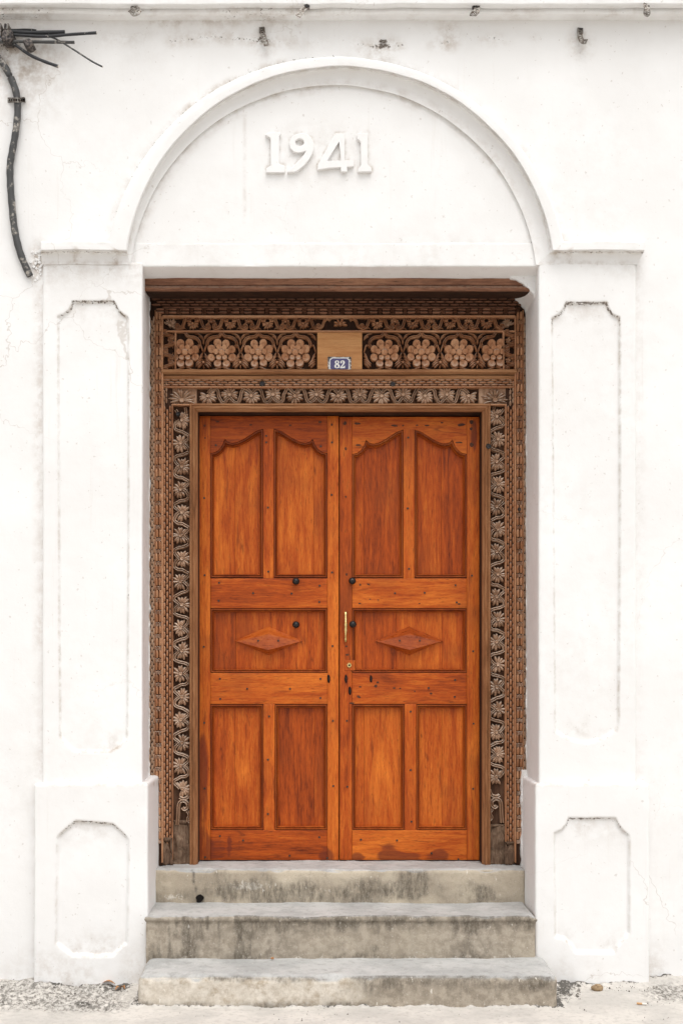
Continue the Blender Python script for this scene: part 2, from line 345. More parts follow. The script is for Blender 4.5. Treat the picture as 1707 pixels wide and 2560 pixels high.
class MB:
    """collects pieces of one mesh, in metres"""
    def __init__(s): s.v = []; s.f = []
    def add(s, v, f):
        k = len(s.v); s.v += [Vector(p) for p in v]; s.f += [tuple(i + k for i in q) for q in f]; return s
    def loft(s, rows, closed_u=False, closed_v=False, caps=False):
        k = len(s.v); n = len(rows[0])
        for r in rows: s.v += [Vector(p) for p in r]
        m = len(rows)
        for i in range(m if closed_u else m - 1):
            for j in range(n if closed_v else n - 1):
                a, b = k + i * n, k + ((i + 1) % m) * n
                s.f.append((a + j, a + (j + 1) % n, b + (j + 1) % n, b + j))
        if caps:
            s.f.append(tuple(k + j for j in range(n))[::-1]); s.f.append(tuple(k + (m - 1) * n + j for j in range(n)))
        return s
    def stroke(s, pts, w, h, y=0.0, mp=None, skirt=0.0):
        """a rounded ridge along 2D points; mp maps (u, v) -> (x, z)"""
        pts = [Vector((p[0], p[1])) for p in pts]; n = len(pts)
        ws = w if isinstance(w, (list, tuple)) else [w] * n
        rows = []
        for i, p in enumerate(pts):
            t = (pts[min(i + 1, n - 1)] - pts[max(i - 1, 0)])
            t = t.normalized() if t.length > 1e-9 else Vector((1, 0))
            nn = Vector((-t.y, t.x)); ww = ws[i] / 2
            hh = h * min(1.0, 0.35 + 0.65 * ws[i] / max(ws))
            row = []
            for a, q in ((-1, -skirt / hh), (-0.95, 0.25), (-0.6, 0.8), (0, 1.0), (0.6, 0.8), (0.95, 0.25), (1, -skirt / hh)):
                c = p + nn * ww * a
                x, z = (c.x, c.y) if mp is None else mp(c.x, c.y)
                row.append((x, y - hh * q, z))
            rows.append(row)
        s.loft(rows)
        k = len(s.v) - 7 * n; e = k + 7 * (n - 1)
        s.f.append(tuple(range(k, k + 7))); s.f.append(tuple(range(e + 6, e - 1, -1)))
        return s
    def dome(s, c, r, h, n=10, tilt=(0, 0), flat=0.75, y=0.0, base=0.0):
        """a round button facing -y at (x, z)"""
        x0, z0 = c; k = len(s.v)
        prof = [(1.0, 0.0), (1.0, 0.55), (flat, 1.0), (flat * 0.45, 0.93)] if flat < 0.9 else [(1.0, 0.0), (0.99, 0.8), (0.90, 1.0), (0.35, 0.86)]
        for (a, q) in prof:
            for i in range(n):
                t = 2 * math.pi * i / n; dx, dz = math.cos(t) * r * a, math.sin(t) * r * a
                yy = y - base - h * q - (tilt[0] * dx + tilt[1] * dz) * (1 if q > 0 else 0)
                s.v.append(Vector((x0 + dx, yy if q > 0 else y, z0 + dz)))
        m = len(prof)
        for j in range(m - 1):
            for i in range(n): s.f.append((k + j * n + i, k + j * n + (i + 1) % n, k + (j + 1) * n + (i + 1) % n, k + (j + 1) * n + i))
        s.f.append(tuple(k + (m - 1) * n + i for i in range(n)))
        return s
    def tube(s, pts, r, n=10, cap=True):
        pts = [Vector(p) for p in pts]; m = len(pts); rows = []
        rs = r if isinstance(r, (list, tuple)) else [r] * m
        up = Vector((0, 0, 1))
        for i, p in enumerate(pts):
            t = (pts[min(i + 1, m - 1)] - pts[max(i - 1, 0)]).normalized()
            a = t.cross(up if abs(t.z) < 0.9 else Vector((0, 1, 0))).normalized(); b = t.cross(a)
            rows.append([p + (a * math.cos(2 * math.pi * j / n) + b * math.sin(2 * math.pi * j / n)) * rs[i] for j in range(n)])
        s.loft(rows, closed_v=True, caps=cap); return s
    def box(s, x0, x1, y0, y1, z0, z1, b=0.0):
        if b <= 0:
            v = [(x, y, z) for x in (x0, x1) for y in (y0, y1) for z in (z0, z1)]
            f = [(0, 1, 3, 2), (4, 6, 7, 5), (0, 4, 5, 1), (2, 3, 7, 6), (0, 2, 6, 4), (1, 5, 7, 3)]
            return s.add(v, f)
        rows = []
        for (yy, k) in ((y1, 0.0), (y0 + b, 0.0), (y0, b)):
            rows.append([(x0 + k, yy, z0 + k), (x1 - k, yy, z0 + k), (x1 - k, yy, z1 - k), (x0 + k, yy, z1 - k)])
        return s.loft(rows, closed_v=True, caps=True)
    def prism(s, loops, y0, y1, b=0.0):
        """loops of (x, z), the first the outline and the others holes; front face at y0"""
        loops = [[Vector((p[0], 0, p[1])) for p in L] for L in loops]
        def front(L, k):
            n = len(L); out = []
            for i in range(n):
                a, c, d = L[i - 1], L[i], L[(i + 1) % n]
                t1 = (c - a).normalized(); t2 = (d - c).normalized()
                n1 = Vector((-t1.z, 0, t1.x)); n2 = Vector((-t2.z, 0, t2.x)); q = (n1 + n2)
                q = q.normalized() if q.length > 1e-6 else n1
                out.append(c + q * k)
            return out
        def area(L): return sum(L[i - 1].x * L[i].z - L[i].x * L[i - 1].z for i in range(len(L))) / 2
        fr = []; tot = []
        for li, L in enumerate(loops):
            sg = 1 if area(L) > 0 else -1
            if li: sg = -sg
            F = front(L, b * sg) if b > 0 else L
            k = len(s.v); n = len(L)
            s.v += [Vector((p.x, y1, p.z)) for p in L]
            s.v += [Vector((p.x, y0 + b, p.z)) for p in L]
            s.v += [Vector((p.x, y0, p.z)) for p in F]
            for j in (0, 1):
                for i in range(n):
                    s.f.append((k + j * n + i, k + j * n + (i + 1) % n, k + (j + 1) * n + (i + 1) % n, k + (j + 1) * n + i))
            fr.append([Vector((p.x, p.z, 0)) for p in F]); tot += [k + 2 * n + i for i in range(n)]
        for t in tessellate_polygon(fr): s.f.append(tuple(tot[i] for i in t))
        return s
    def bounds(s):
        a = np.array([tuple(p) for p in s.v]); return Vector((a.min(0) + a.max(0)) / 2)
    def mesh(s, name, sharp=35, smooth=True, flip=True):
        me = np_mesh(name, [tuple(p) for p in s.v], s.f, smooth=False)
        import bmesh
        bm = bmesh.new(); bm.from_mesh(me); bmesh.ops.recalc_face_normals(bm, faces=bm.faces); bm.to_mesh(me); bm.free()
        if smooth:
            me.shade_smooth(); me.set_sharp_from_angle(angle=R(sharp))
        return me
    def build(s, name, mat, parent=None, sharp=35, smooth=True, kind=None, at=None):
        c = Vector(at) if at is not None else s.bounds()
        s.v = [p - c for p in s.v]
        return place(name, s.mesh(name, sharp, smooth), mat, parent, c, kind=kind)

def axis_cuts(a, b, r, cell):
    if b - a < 2.2 * r: return np.array([a, b])
    i0, i1 = a + r, b - r
    n = max(1, int(round((i1 - i0) / cell)))
    mid = np.linspace(i0, i1, n + 1)
    ext = [a, a + r * 0.3] ; ext2 = [b - r * 0.3, b]
    if n < 8 and (i1 - i0) > 6 * r: mid = np.concatenate([[mid[0], mid[0] + 1.6 * r], mid[1:-1], [mid[-1] - 1.6 * r, mid[-1]]])
    return np.concatenate([ext, mid, ext2])
def rough_box(name, lo, hi, r, cell, mat, parent=None, disp=None, attrs=None, warp=None, kind=None, skip=()):
    """a box with rounded edges on a grid; disp(p, n) -> offset along the normal, attrs(p, n) -> point attributes"""
    lo, hi = np.array(lo, float), np.array(hi, float)
    cell = cell if isinstance(cell, (tuple, list)) else (cell,) * 3
    cuts = [axis_cuts(lo[i], hi[i], r, cell[i]) for i in range(3)]
    V = []; F = []; base = 0
    for ax in range(3):
        u, w = (ax + 1) % 3, (ax + 2) % 3
        for side in (0, 1):
            if (ax, side) in skip: continue
            A, B = np.meshgrid(cuts[u], cuts[w], indexing='ij')
            p = np.zeros((A.size, 3)); p[:, u] = A.ravel(); p[:, w] = B.ravel(); p[:, ax] = hi[ax] if side else lo[ax]
            nu, nw = A.shape
            idx = np.arange(nu * nw).reshape(nu, nw) + base
            q = np.stack([idx[:-1, :-1], idx[1:, :-1], idx[1:, 1:], idx[:-1, 1:]], -1).reshape(-1, 4)
            if not side: q = q[:, ::-1]
            V.append(p); F.append(q); base += nu * nw
    V = np.concatenate(V); F = np.concatenate(F)
    key = np.round(V * 1e5).astype(np.int64)
    _, first, inv = np.unique(key, axis=0, return_index=True, return_inverse=True)
    V = V[first]; F = inv.reshape(-1)[F]
    q = np.clip(V, lo + r, hi - r); d = V - q; L = np.linalg.norm(d, axis=1, keepdims=True)
    n = d / np.maximum(L, 1e-9)
    p = q + n * r
    at = attrs(p, n) if attrs else None
    if disp is not None:
        o = disp(p, n); p = p + (n * o[:, None] if o.ndim == 1 else o)
    if warp is not None: p = warp(p)
    c = (lo + hi) / 2
    me = np_mesh(name, p - c, F, at)
    return place(name, me, mat, parent, c, kind=kind)

def wbox(name, px0, px1, py0, py1, y0, y1, mat, parent, r=0.0018, cell=0.06, attrs=None, disp=None, skip=()):
    """a wooden piece given by its front rectangle in the photograph at depth y0"""
    lo = (X(px0, y0), y0, Z(py1, y0)); hi = (X(px1, y0), y1, Z(py0, y0))
    return rough_box(name, lo, hi, r, cell, mat, parent, disp, attrs, skip=skip)

# ================================================================== THE HOUSE FRONT
YW, YS, YP, YF, YT = -0.43, -0.452, -0.485, -0.503, -0.443     # wall, pilaster shaft, pedestal, fascia, tympanum
OUT, FRO, TYM = (840, 722, 580), (849, 702, 537), (833, 722, 509)   # arch lines: outer edge, front edge, foot of the cavetto
facade = empty('plaster_facade', (0, YW, 0))
tag(facade, 'whitewashed plaster house front with pilasters and an arch dated 1941', 'wall')
def pxy(p):
    s = S0 / (D + p[:, 1]); return CX + p[:, 0] * s, CY - (p[:, 2] - EZ) * s
def wob(p, n): return 0.0026 * fbm(p, 1.6, 2, 3) + 0.0006 * fbm(p, 14, 2, 9)
def line_d(px, py, pts): return seg_dist(px, py, pts, False)
crack1 = [(0, 92), (120, 100), (230, 105), (300, 98), (420, 104), (520, 92), (640, 100), (735, 106), (850, 104), (930, 117), (1010, 112), (1060, 108), (1140, 104), (1230, 96), (1330, 100)]
crack2 = [(380, 52), (440, 57), (500, 50), (560, 58), (640, 48), (700, 60), (800, 62), (900, 58)]
def wall_attrs(p, n=None):
    px, py = pxy(p)
    stain = np.zeros(len(p)); dirt_and_shade = np.zeros(len(p))
    ro = np.hypot(px - OUT[0], py - OUT[1]) - OUT[2]
    lean = np.where(px < OUT[0], 1.2, 0.6)
    stain += 0.75 * lean * np.clip(1 - np.abs(ro - 2) / 15, 0, 1) * (py < 640) * np.clip(0.55 + fbm(p, 5, 2, 66), 0, 1)
    dirt_and_shade += 0.55 * lean * np.clip(1 - np.abs(ro - 1) / 10, 0, 1) * (py < 640)
    for c, w, a in ((crack1, 9, 0.8), (crack2, 7, 0.5)):
        dd = line_d(px, py, c); br = np.clip(0.6 + fbm(p, 9, 2, 31), 0, 1)
        stain += 0.5 * np.clip(1 - dd / (w * 3.0), 0, 1) * br; dirt_and_shade += a * np.clip(1 - dd / w, 0, 1) * br
    stain += 0.20 * sstep(75, 40, py) * np.clip(0.5 + fbm(p, 4, 2, 5), 0, 1)
    stain += 0.75 * blob(px, py, 30, 130, 150, 90) + 0.5 * blob(px, py, 60, 190, 150, 150)
    dirt_and_shade += 0.9 * blob(px, py, 20, 115, 70, 40) + 0.5 * blob(px, py, 30, 60, 60, 30)
    for cx, cy in ((657, 92), (1450, 95), (958, 112), (1120, 75)):
        stain += 0.7 * blob(px, py, cx, cy + 15, 45, 55); dirt_and_shade += 0.55 * blob(px, py, cx, cy, 32, 34)
    stain += 0.75 * blob(px, py, 95, 650, 30, 75); dirt_and_shade += 1.0 * blob(px, py, 92, 660, 22, 48)
    for ex, a in ((103, 0.85), (1594, 0.25)):
        stain += a * np.clip(1 - np.abs(px - ex) / 24, 0, 1) * (py > 640) * (py < 2440) * (0.55 + 0.45 * fbm(p, 3, 2, 8))
    foot = sstep(2330, 2450, py); stain += 0.5 * foot * np.clip(0.35 + fbm(p * np.array([1, 1, 0.2]), 7, 2, 12), 0, 1)
    dirt_and_shade += 0.55 * sstep(2425, 2452, py)
    stain += 0.10 * np.clip(fbm(p, 1.7, 3, 77), 0, 1)
    return dict(stain=np.clip(stain, 0, 1), dirt_and_shade=np.clip(dirt_and_shade, 0, 1))
def plane_wall(name, y, xs, zs, keep, parent, attrs, extra=None):
    A, B = np.meshgrid(xs, zs, indexing='ij')
    p = np.stack([A.ravel(), np.full(A.size, y), B.ravel()], 1)
    nu, nw = A.shape; idx = np.arange(nu * nw).reshape(nu, nw)
    f = np.stack([idx[:-1, :-1], idx[1:, :-1], idx[1:, 1:], idx[:-1, 1:]], -1).reshape(-1, 4)
    c = p[f].mean(1); f = f[keep(*pxy(c))]
    used = np.unique(f); mp = np.full(len(p), -1); mp[used] = np.arange(len(used))
    p = p[used]; f = mp[f]
    at = attrs(p)
    p = p.copy(); p[:, 1] -= wob(p, None)
    if extra is not None: p[:, 1] += extra(p)
    o = np.array([0, y, 1.0])
    return place(name, np_mesh(name, p - o, f, at), 'plaster', parent, o)
fine_x = np.arange(X(-20, YW), X(1730, YW), 0.008); fine_z = np.arange(-0.05, Z(-20, YW), 0.008)
xs = np.concatenate([np.arange(-6, fine_x[0] - 0.05, 0.25), fine_x, np.arange(fine_x[-1] + 0.05, 6.2, 0.25)])
zs = np.concatenate([fine_z, np.arange(fine_z[-1] + 0.05, 7.0, 0.25)])
plane_wall('wall_face', YW, xs, zs, lambda px, py: ~(((np.hypot(px - OUT[0], py - OUT[1]) < OUT[2] - 14) & (py < 640)) | ((px > 135) & (px < 1570) & (py >= 618))), facade, wall_attrs)
MB().box(-6, 6, 0.16, 0.5, -0.05, 7.0).build('wall_light_block', 'plaster', facade)  # unseen solid backing added to keep light from leaking in behind the doorway

one_a = [(112, 176), (124, 156), (150, 146), (296, 142), (306, 158), (286, 190), (282, 520), (296, 536), (345, 548), (354, 570), (352, 634), (122, 634), (124, 588), (150, 566), (180, 548), (178, 225), (166, 204), (140, 190)]
nine = [(612, 370), (575, 384), (520, 393), (462, 380), (417, 338), (403, 275), (420, 220), (460, 180), (520, 158), (575, 152), (630, 168), (680, 215), (705, 275), (706, 340), (690, 405), (650, 475), (590, 548), (520, 606), (482, 628), (384, 632), (398, 606), (450, 565), (540, 470), (590, 410)]
nine_h = [(535 + 54 * math.cos(t), 266 + 45 * math.sin(t)) for t in [2 * math.pi * i / 12 for i in range(12)]]
four = [(962, 168), (978, 158), (1086, 157), (1086, 482), (1195, 490), (1197, 560), (1116, 568), (1116, 626), (1042, 626), (1036, 571), (900, 580), (752, 604), (754, 545), (800, 462)]
four_h = [(1016, 258), (1034, 420), (1036, 488), (876, 492), (900, 450)]
one_b = [(1238, 178), (1244, 162), (1256, 155), (1370, 151), (1365, 530), (1385, 556), (1412, 575), (1416, 624), (1248, 627), (1248, 592), (1270, 570), (1285, 545), (1282, 262), (1264, 240), (1240, 226)]
# tympanum with its soft relief around the date
def tym_attrs(p, n=None):
    px, py = pxy(p)
    stain = 0.30 * blob(px, py, 800, 385, 190, 110) + 0.25 * sstep(560, 660, py) * np.clip(0.5 + fbm(p, 5, 2, 2), 0, 1)
    rr = TYM[2] - np.hypot(px - TYM[0], py - TYM[1])
    stain = stain + 0.55 * np.clip(1 - rr / 26, 0, 1) * np.clip(0.6 + fbm(p, 6, 2, 4), 0, 1) + 0.35 * np.clip(1 - np.abs(px - 612) / 7, 0, 1) * (py < 560)
    dirt_and_shade = 0.32 * sstep(480, 650, py) * np.clip(0.45 + fbm(p, 3.5, 3, 6), 0, 1) + 0.42 * blob(px, py, 800, 395, 170, 75) + 0.25 * np.clip(1 - rr / 12, 0, 1) + 0.5 * blob(px, py, 1340, 610, 26, 60)
    stain = stain + 0.08 * np.clip(fbm(p, 2.5, 3, 70), 0, 1)
    for L in (one_a, nine, nine_h, four, four_h, one_b):      # edge shade painted round the raised numerals so their relief reads
        dd = seg_dist(px, py, [(640 + a / 4.9, 300 + b / 4.9) for a, b in L])
        stain = np.maximum(stain, 0.8 * np.clip(1 - dd / 8, 0, 1)); dirt_and_shade = np.maximum(dirt_and_shade, 0.42 * np.clip(1 - dd / 6, 0, 1))
    return dict(stain=np.clip(stain, 0, 1), dirt_and_shade=np.clip(dirt_and_shade, 0, 1))
ZS = Z(666, YT)
plane_wall('tympanum', YT, np.arange(X(320, YT), X(1352, YT), 0.006), np.append(np.arange(ZS, Z(180, YT), 0.006), Z(180, YT)),
           lambda px, py: (np.hypot(px - TYM[0], py - TYM[1]) < TYM[2] + 22), facade, tym_attrs)
# soffit slab under the tympanum
def sof_attrs(p, n):
    px, py = pxy(p)
    return dict(stain=0.05 + 0.2 * np.clip(fbm(p, 6, 2, 3), 0, 1), dirt_and_shade=0.3 * np.clip(fbm(p, 5, 2, 8), 0, 1))
rough_box('lintel_soffit', (X(338, YT), YT - 0.001, ZS), (X(1352, YT), -0.02, ZS + 0.10), 0.004, (0.012, 0.012, 0.03), 'plaster', facade, lambda p, n: 0.0016 * fbm(p, 9, 3, 5), sof_attrs, lambda p: np.stack([p[:, 0], p[:, 1], p[:, 2] - 0.024 * np.clip((p[:, 1] - YT) / 0.085, 0, 1) * (p[:, 2] < ZS + 0.05)], 1))

# archivolt and imposts: one moulding profile run along the imposts and round the arch
def lerp3(a, b, t): return tuple(a[i] + (b[i] - a[i]) * t for i in range(3))
prof = [(OUT, YW + 0.03, 0.0), (OUT, YF + 0.006, 0.0), (lerp3(OUT, FRO, 0.12), YF, 0.1), (lerp3(OUT, FRO, 0.5), YF - 0.001, 0.5), (lerp3(OUT, FRO, 0.93), YF, 0.93), (FRO, YF + 0.004, 1.0),
        (lerp3(FRO, TYM, 0.01), YF + 0.020, 1.02), (lerp3(FRO, TYM, 0.11), YF + 0.021, 1.12), (lerp3(FRO, TYM, 0.12), YF + 0.027, 1.14)]
for k in range(1, 9):
    a = k / 8 * math.pi / 2
    prof.append((lerp3(FRO, TYM, 0.12 + 0.70 * (1 - math.cos(a))), YF + 0.027 + (YT - 0.012 - YF - 0.027) * math.sin(a), 1.14 + 0.70 * (1 - math.cos(a))))
prof += [(lerp3(FRO, TYM, 0.98), YT - 0.013, 1.97), (lerp3(FRO, TYM, 1.0), YT - 0.010, 2.0), (lerp3(FRO, TYM, 1.005), YT + 0.008, 2.01)]
def py_at(t):    # height of the mitre for a profile station
    return 603 + 22 * t if t <= 1 else 625 + 37 * (t - 1)
def arch_x(cir, py, side): return cir[0] + side * math.sqrt(max(cir[2] ** 2 - (cir[1] - py) ** 2, 0))
NA = 150; rows = []
for (cir, y, t) in prof:
    py = py_at(t); r = []
    lx, rx = arch_x(cir, py, -1), arch_x(cir, py, 1)
    if t <= 1: lx += (318 - arch_x(FRO, 625, -1)) * t; 
    a0 = math.atan2(cir[1] - py, lx - cir[0]); a1 = math.atan2(cir[1] - py, rx - cir[0])
    for k in range(NA + 1):
        a = a0 + (a1 - a0) * k / NA
        r.append(P(cir[0] + cir[2] * math.cos(a), cir[1] - cir[2] * math.sin(a), y))
    rows.append(r)
def arch_finish(name, mb, dirt_fn):
    v = np.array([tuple(p) for p in mb.v]); at = dirt_fn(v)
    nz = wob(v, None) + 0.0014 * fbm(v, 25, 2, 4); v[:, 1] -= nz
    v[:, 2] += 0.0022 * fbm(v, 8, 2, 21)
    c = v.mean(0)
    me = np_mesh(name, v - c, [tuple(f) for f in mb.f], at, smooth=False)
    import bmesh
    bm = bmesh.new(); bm.from_mesh(me); bmesh.ops.recalc_face_normals(bm, faces=bm.faces); bm.to_mesh(me); bm.free()
    me.shade_smooth(); me.set_sharp_from_angle(angle=R(32))
    return place(name, me, 'plaster', facade, c)
def dense(rows):
    return rows
def arch_dirt(v):
    px, py = pxy(v); r = np.hypot(px - FRO[0], py - FRO[1])
    e = np.clip(1 - np.abs(r - 533) / 7, 0, 1); low = np.clip(1 - np.abs(r - 494) / 14, 0, 1)
    b = np.clip(0.5 + fbm(v, 5, 3, 41), 0, 1)
    return dict(stain=np.clip(0.7 * e * b + 0.45 * low * b + 0.02, 0, 1) * (py < 640), dirt_and_shade=np.clip(0.35 * e * b + 0.12 * low + 0.6 * blob(px, py, 610, 190, 40, 22), 0, 1))
arch_finish('arch_moulding', MB().loft(rows), arch_dirt)
def impost(side):
    end_f, end_c = (103, 107) if side < 0 else (1609, 1590)
    rows = []
    for (cir, y, t) in prof:
        py = py_at(t); mx = arch_x(cir, py, side)
        if side < 0 and t <= 1: mx += (318 - arch_x(FRO, 625, -1)) * t
        ex = end_f if t <= 1.1 else end_f + (end_c - end_f) * (t - 1.1) / 0.9
        m = P(mx, py, y); e = P(ex, py, y); r = [m + (e - m) * (k / 26) for k in range(27)]
        r.append(Vector((e.x, YW + 0.05, e.z)))
        rows.append(r)
    def dirt_and_shade(v):
        px, py = pxy(v)
        line = np.clip(1 - np.abs(py - 631) / 6, 0, 1); low = np.clip(1 - np.abs(py - 658) / 9, 0, 1)
        top = np.clip(1 - np.abs(py - 603) / 6, 0, 1)
        st = 0.06 * (py > 626) + 0.7 * line + 0.5 * low + 0.4 * top
        for cx in ((190, 290) if side < 0 else (1390, 1424)): st = st + 0.8 * np.clip(1 - np.abs(px - cx) / 9, 0, 1) * (py > 622)
        return dict(stain=np.clip(st, 0, 1), dirt_and_shade=np.clip(0.75 * line + 0.35 * low + 0.25 * top, 0, 1))
    o = arch_finish('impost_moulding', MB().loft(rows), dirt_and_shade)
impost(-1); impost(1)

# pilasters: shaft and pedestal with sunk panels
def arc_pts(c, r, a0, a1, n=5): return [(c[0] + r * math.cos(R(a0 + (a1 - a0) * i / n)), c[1] - r * math.sin(R(a0 + (a1 - a0) * i / n))) for i in range(n + 1)]
def block(name, px0, px1, py0, py1, y, yback, poly, depth, seed, taper=0.0, top_y=None, soft=8.0):
    lo = (X(px0, y), y, Z(py1, y)); hi = (X(px1, y), yback, Z(py0, y))
    def disp(p, n):
        o = 0.0024 * fbm(p, 1.8, 2, seed) + 0.0006 * fbm(p, 16, 2, seed + 5)
        px, py = pxy(p); fr = (n[:, 1] < -0.9)
        if poly is not None:
            jx = px + 1.2 * vnoise(p, 12, seed); jy = py + 1.2 * vnoise(p, 12, seed + 1)
            s = sdf(jx, jy, poly)
            o = o - fr * depth * sstep(1.0, -soft * 0.6, s)
        return o
    def at(p, n):
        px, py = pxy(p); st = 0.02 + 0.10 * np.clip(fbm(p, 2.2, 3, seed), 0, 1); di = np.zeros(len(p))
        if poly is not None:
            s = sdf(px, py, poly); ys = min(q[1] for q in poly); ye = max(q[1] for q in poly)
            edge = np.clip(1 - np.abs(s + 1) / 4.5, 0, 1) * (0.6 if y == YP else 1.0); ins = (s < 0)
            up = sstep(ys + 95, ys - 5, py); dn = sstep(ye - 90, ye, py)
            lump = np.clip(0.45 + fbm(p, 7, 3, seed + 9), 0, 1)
            st = st + edge * (0.55 + 0.45 * up + 0.2 * lump + 0.2 * dn) + ins * up * 0.40 * lump + ins * dn * 0.55 * lump  # panel edges darkened all round to paint in relief shade, besides dirt
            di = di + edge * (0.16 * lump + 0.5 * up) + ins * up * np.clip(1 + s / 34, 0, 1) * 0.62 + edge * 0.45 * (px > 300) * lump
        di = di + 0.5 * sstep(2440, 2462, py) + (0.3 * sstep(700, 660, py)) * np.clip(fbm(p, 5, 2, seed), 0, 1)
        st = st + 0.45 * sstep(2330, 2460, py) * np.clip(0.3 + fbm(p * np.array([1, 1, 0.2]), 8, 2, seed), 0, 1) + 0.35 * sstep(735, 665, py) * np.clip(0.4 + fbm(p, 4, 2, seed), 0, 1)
        st = st + 0.4 * (np.abs(n[:, 0]) > 0.9) * np.clip(fbm(p * np.array([1, 1, 0.3]), 5, 2, seed), 0, 1)
        if y == YP: ed = np.clip(1 - np.abs(py - py0) / 10, 0, 1); st = st + 0.6 * ed; di = di + 0.35 * ed
        return dict(stain=np.clip(st, 0, 1), dirt_and_shade=np.clip(di, 0, 1))
    def warp(p):
        p = p.copy(); p[:, 0] += taper * np.clip((p[:, 1] - y) / 0.3, 0, 1.2)
        return p
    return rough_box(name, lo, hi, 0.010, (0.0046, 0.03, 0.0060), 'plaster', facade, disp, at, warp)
L_up = [(180, 752), (286, 752)] + [(292, 762), (299, 776), (310, 786), (322, 792)] + [(323, 1200), (320, 1800), (318, 1846)] + [(304, 1866), (276, 1881), (192, 1881), (168, 1866), (150, 1843)] + [(147, 1500), (145, 790), (160, 785), (172, 775), (178, 764)]
R_up = [(1413, 755), (1516, 755), (1521, 770), (1531, 785), (1549, 793), (1550, 1200), (1547, 1810), (1540, 1828), (1500, 1850), (1462, 1860), (1420, 1850), (1386, 1832), (1384, 1500), (1378, 795), (1395, 786), (1407, 773)]
L_dn = [(190, 2050), (282, 2058), (302, 2075), (320, 2092), (324, 2100), (321, 2360), (306, 2372), (290, 2388), (284, 2393), (178, 2393), (160, 2378), (138, 2360), (142, 2092), (160, 2075), (178, 2058)]
R_dn = [(1420, 2044), (1540, 2044), (1546, 2060), (1558, 2076), (1574, 2088), (1574, 2335), (1560, 2350), (1544, 2370), (1536, 2384), (1436, 2384), (1428, 2368), (1410, 2350), (1386, 2343), (1384, 2082), (1402, 2074), (1414, 2060)]
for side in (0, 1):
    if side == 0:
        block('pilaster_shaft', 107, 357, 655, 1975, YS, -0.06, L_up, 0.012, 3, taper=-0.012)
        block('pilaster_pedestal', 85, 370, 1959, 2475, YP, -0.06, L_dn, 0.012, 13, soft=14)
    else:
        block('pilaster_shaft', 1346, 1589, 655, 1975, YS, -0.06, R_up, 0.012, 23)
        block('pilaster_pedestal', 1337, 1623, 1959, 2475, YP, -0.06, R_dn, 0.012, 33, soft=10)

# string course along the top
cp = [(-14, YW + 0.02), (-14, -0.525), (8, -0.524), (11, -0.519), (11.5, -0.494), (13, -0.489), (29, -0.489), (33, -0.484), (34, -0.43), (34, YW + 0.03)]
lx, rx = -6.0, 6.0
xs2 = np.concatenate([np.arange(-6, -1.6, 0.3), np.arange(-1.6, 1.9, 0.012), np.arange(1.9, 6.1, 0.3)])
rows = []
z_of = lambda py, y: Z(py, max(y, -0.53))
zz = []
for i, (py, y) in enumerate(cp):
    zz.append(Z(py, -0.524 if i < 4 else -0.489))
zz[4] = zz[3]; zz[8] = zz[7]; zz[9] = zz[7]
for (py, y), z in zip(cp, zz): rows.append([Vector((x, y, z)) for x in xs2])
def corn_dirt(v):
    px, py = pxy(v)
    b = np.clip(0.35 + fbm(v, 7, 3, 15), 0, 1)
    sh = ((v[:, 1] > -0.515) & (v[:, 1] < -0.488)) | (v[:, 1] > -0.487)
    return dict(stain=np.clip(0.08 + 0.40 * b * sh, 0, 1), dirt_and_shade=np.clip(0.45 * b * sh + 0.08, 0, 1))
arch_finish('string_course', MB().loft(rows), corn_dirt)

# the date, four raised plaster numerals
ZS6 = 4.9
def z6(pts): return [(X(640 + a / ZS6, YT - 0.022), Z(300 + b / ZS6, YT - 0.022)) for a, b in pts]
for loops in ([one_a], [nine, nine_h], [four, four_h], [one_b]):
    MB().prism([z6(L) for L in loops], YT - 0.016, YT + 0.01, 0.002).build('numeral', 'plaster', facade, 15)

# ragged plaster where the house front meets the wooden frame
def ragged(name, x0, x1, z0, z1, y0, y1, seed, amp=0.006):
    rough_box(name, (x0, y0, z0), (x1, y1, z1), 0.003, (0.004, 0.012, 0.007), 'plaster', facade,
              lambda p, n: np.stack([amp * fbm(p, 30, 3, seed), 0.006 * fbm(p, 24, 3, seed + 1), 0 * p[:, 0]], 1),
              lambda p, n: dict(stain=0.35 + 0.4 * np.clip(fbm(p, 12, 2, seed), 0, 1), dirt_and_shade=0.45 * np.clip(0.3 + fbm(p, 18, 2, seed), 0, 1)))
ragged('plaster_edge', X(345, -0.155), X(374, -0.155), Z(1975, -0.155), Z(752, -0.155), -0.160, -0.12, 2, 0.005)
ragged('plaster_edge', X(1316, -0.155), X(1345, -0.155), Z(1960, -0.155), Z(748, -0.155), -0.160, -0.12, 7, 0.006)
ragged('plaster_edge', X(1302.5, -0.155), X(1345, -0.155), Z(2200, -0.155), Z(1925, -0.155), -0.160, -0.12, 17, 0.005)
ragged('plaster_edge', X(350, -0.155), X(387.5, -0.155), Z(2200, -0.155), Z(1945, -0.155), -0.160, -0.12, 27, 0.004)
patch = [(1270, 688), (1276, 697), (1290, 699), (1298, 704), (1307, 708), (1313, 715), (1322, 721), (1327, 730), (1333, 735), (1338, 752), (1352, 752), (1352, 686)]
MB().prism([[(X(a, -0.37), Z(b, -0.37)) for a, b in patch]], -0.372, -0.10, 0.004).build('plaster_patch', 'plaster', facade, 40)
crumbs = MB()
for i in range(46):
    px = random.gauss(96, 7); py = random.uniform(625, 705); r = random.uniform(0.003, 0.008); p = P(px, py, YW - 0.002)
    crumbs.dome((p.x, p.z), r, r * 1.2, 6, y=p.y + 0.004)
crumbs.build('broken_plaster', 'plaster', facade, kind='stuff')

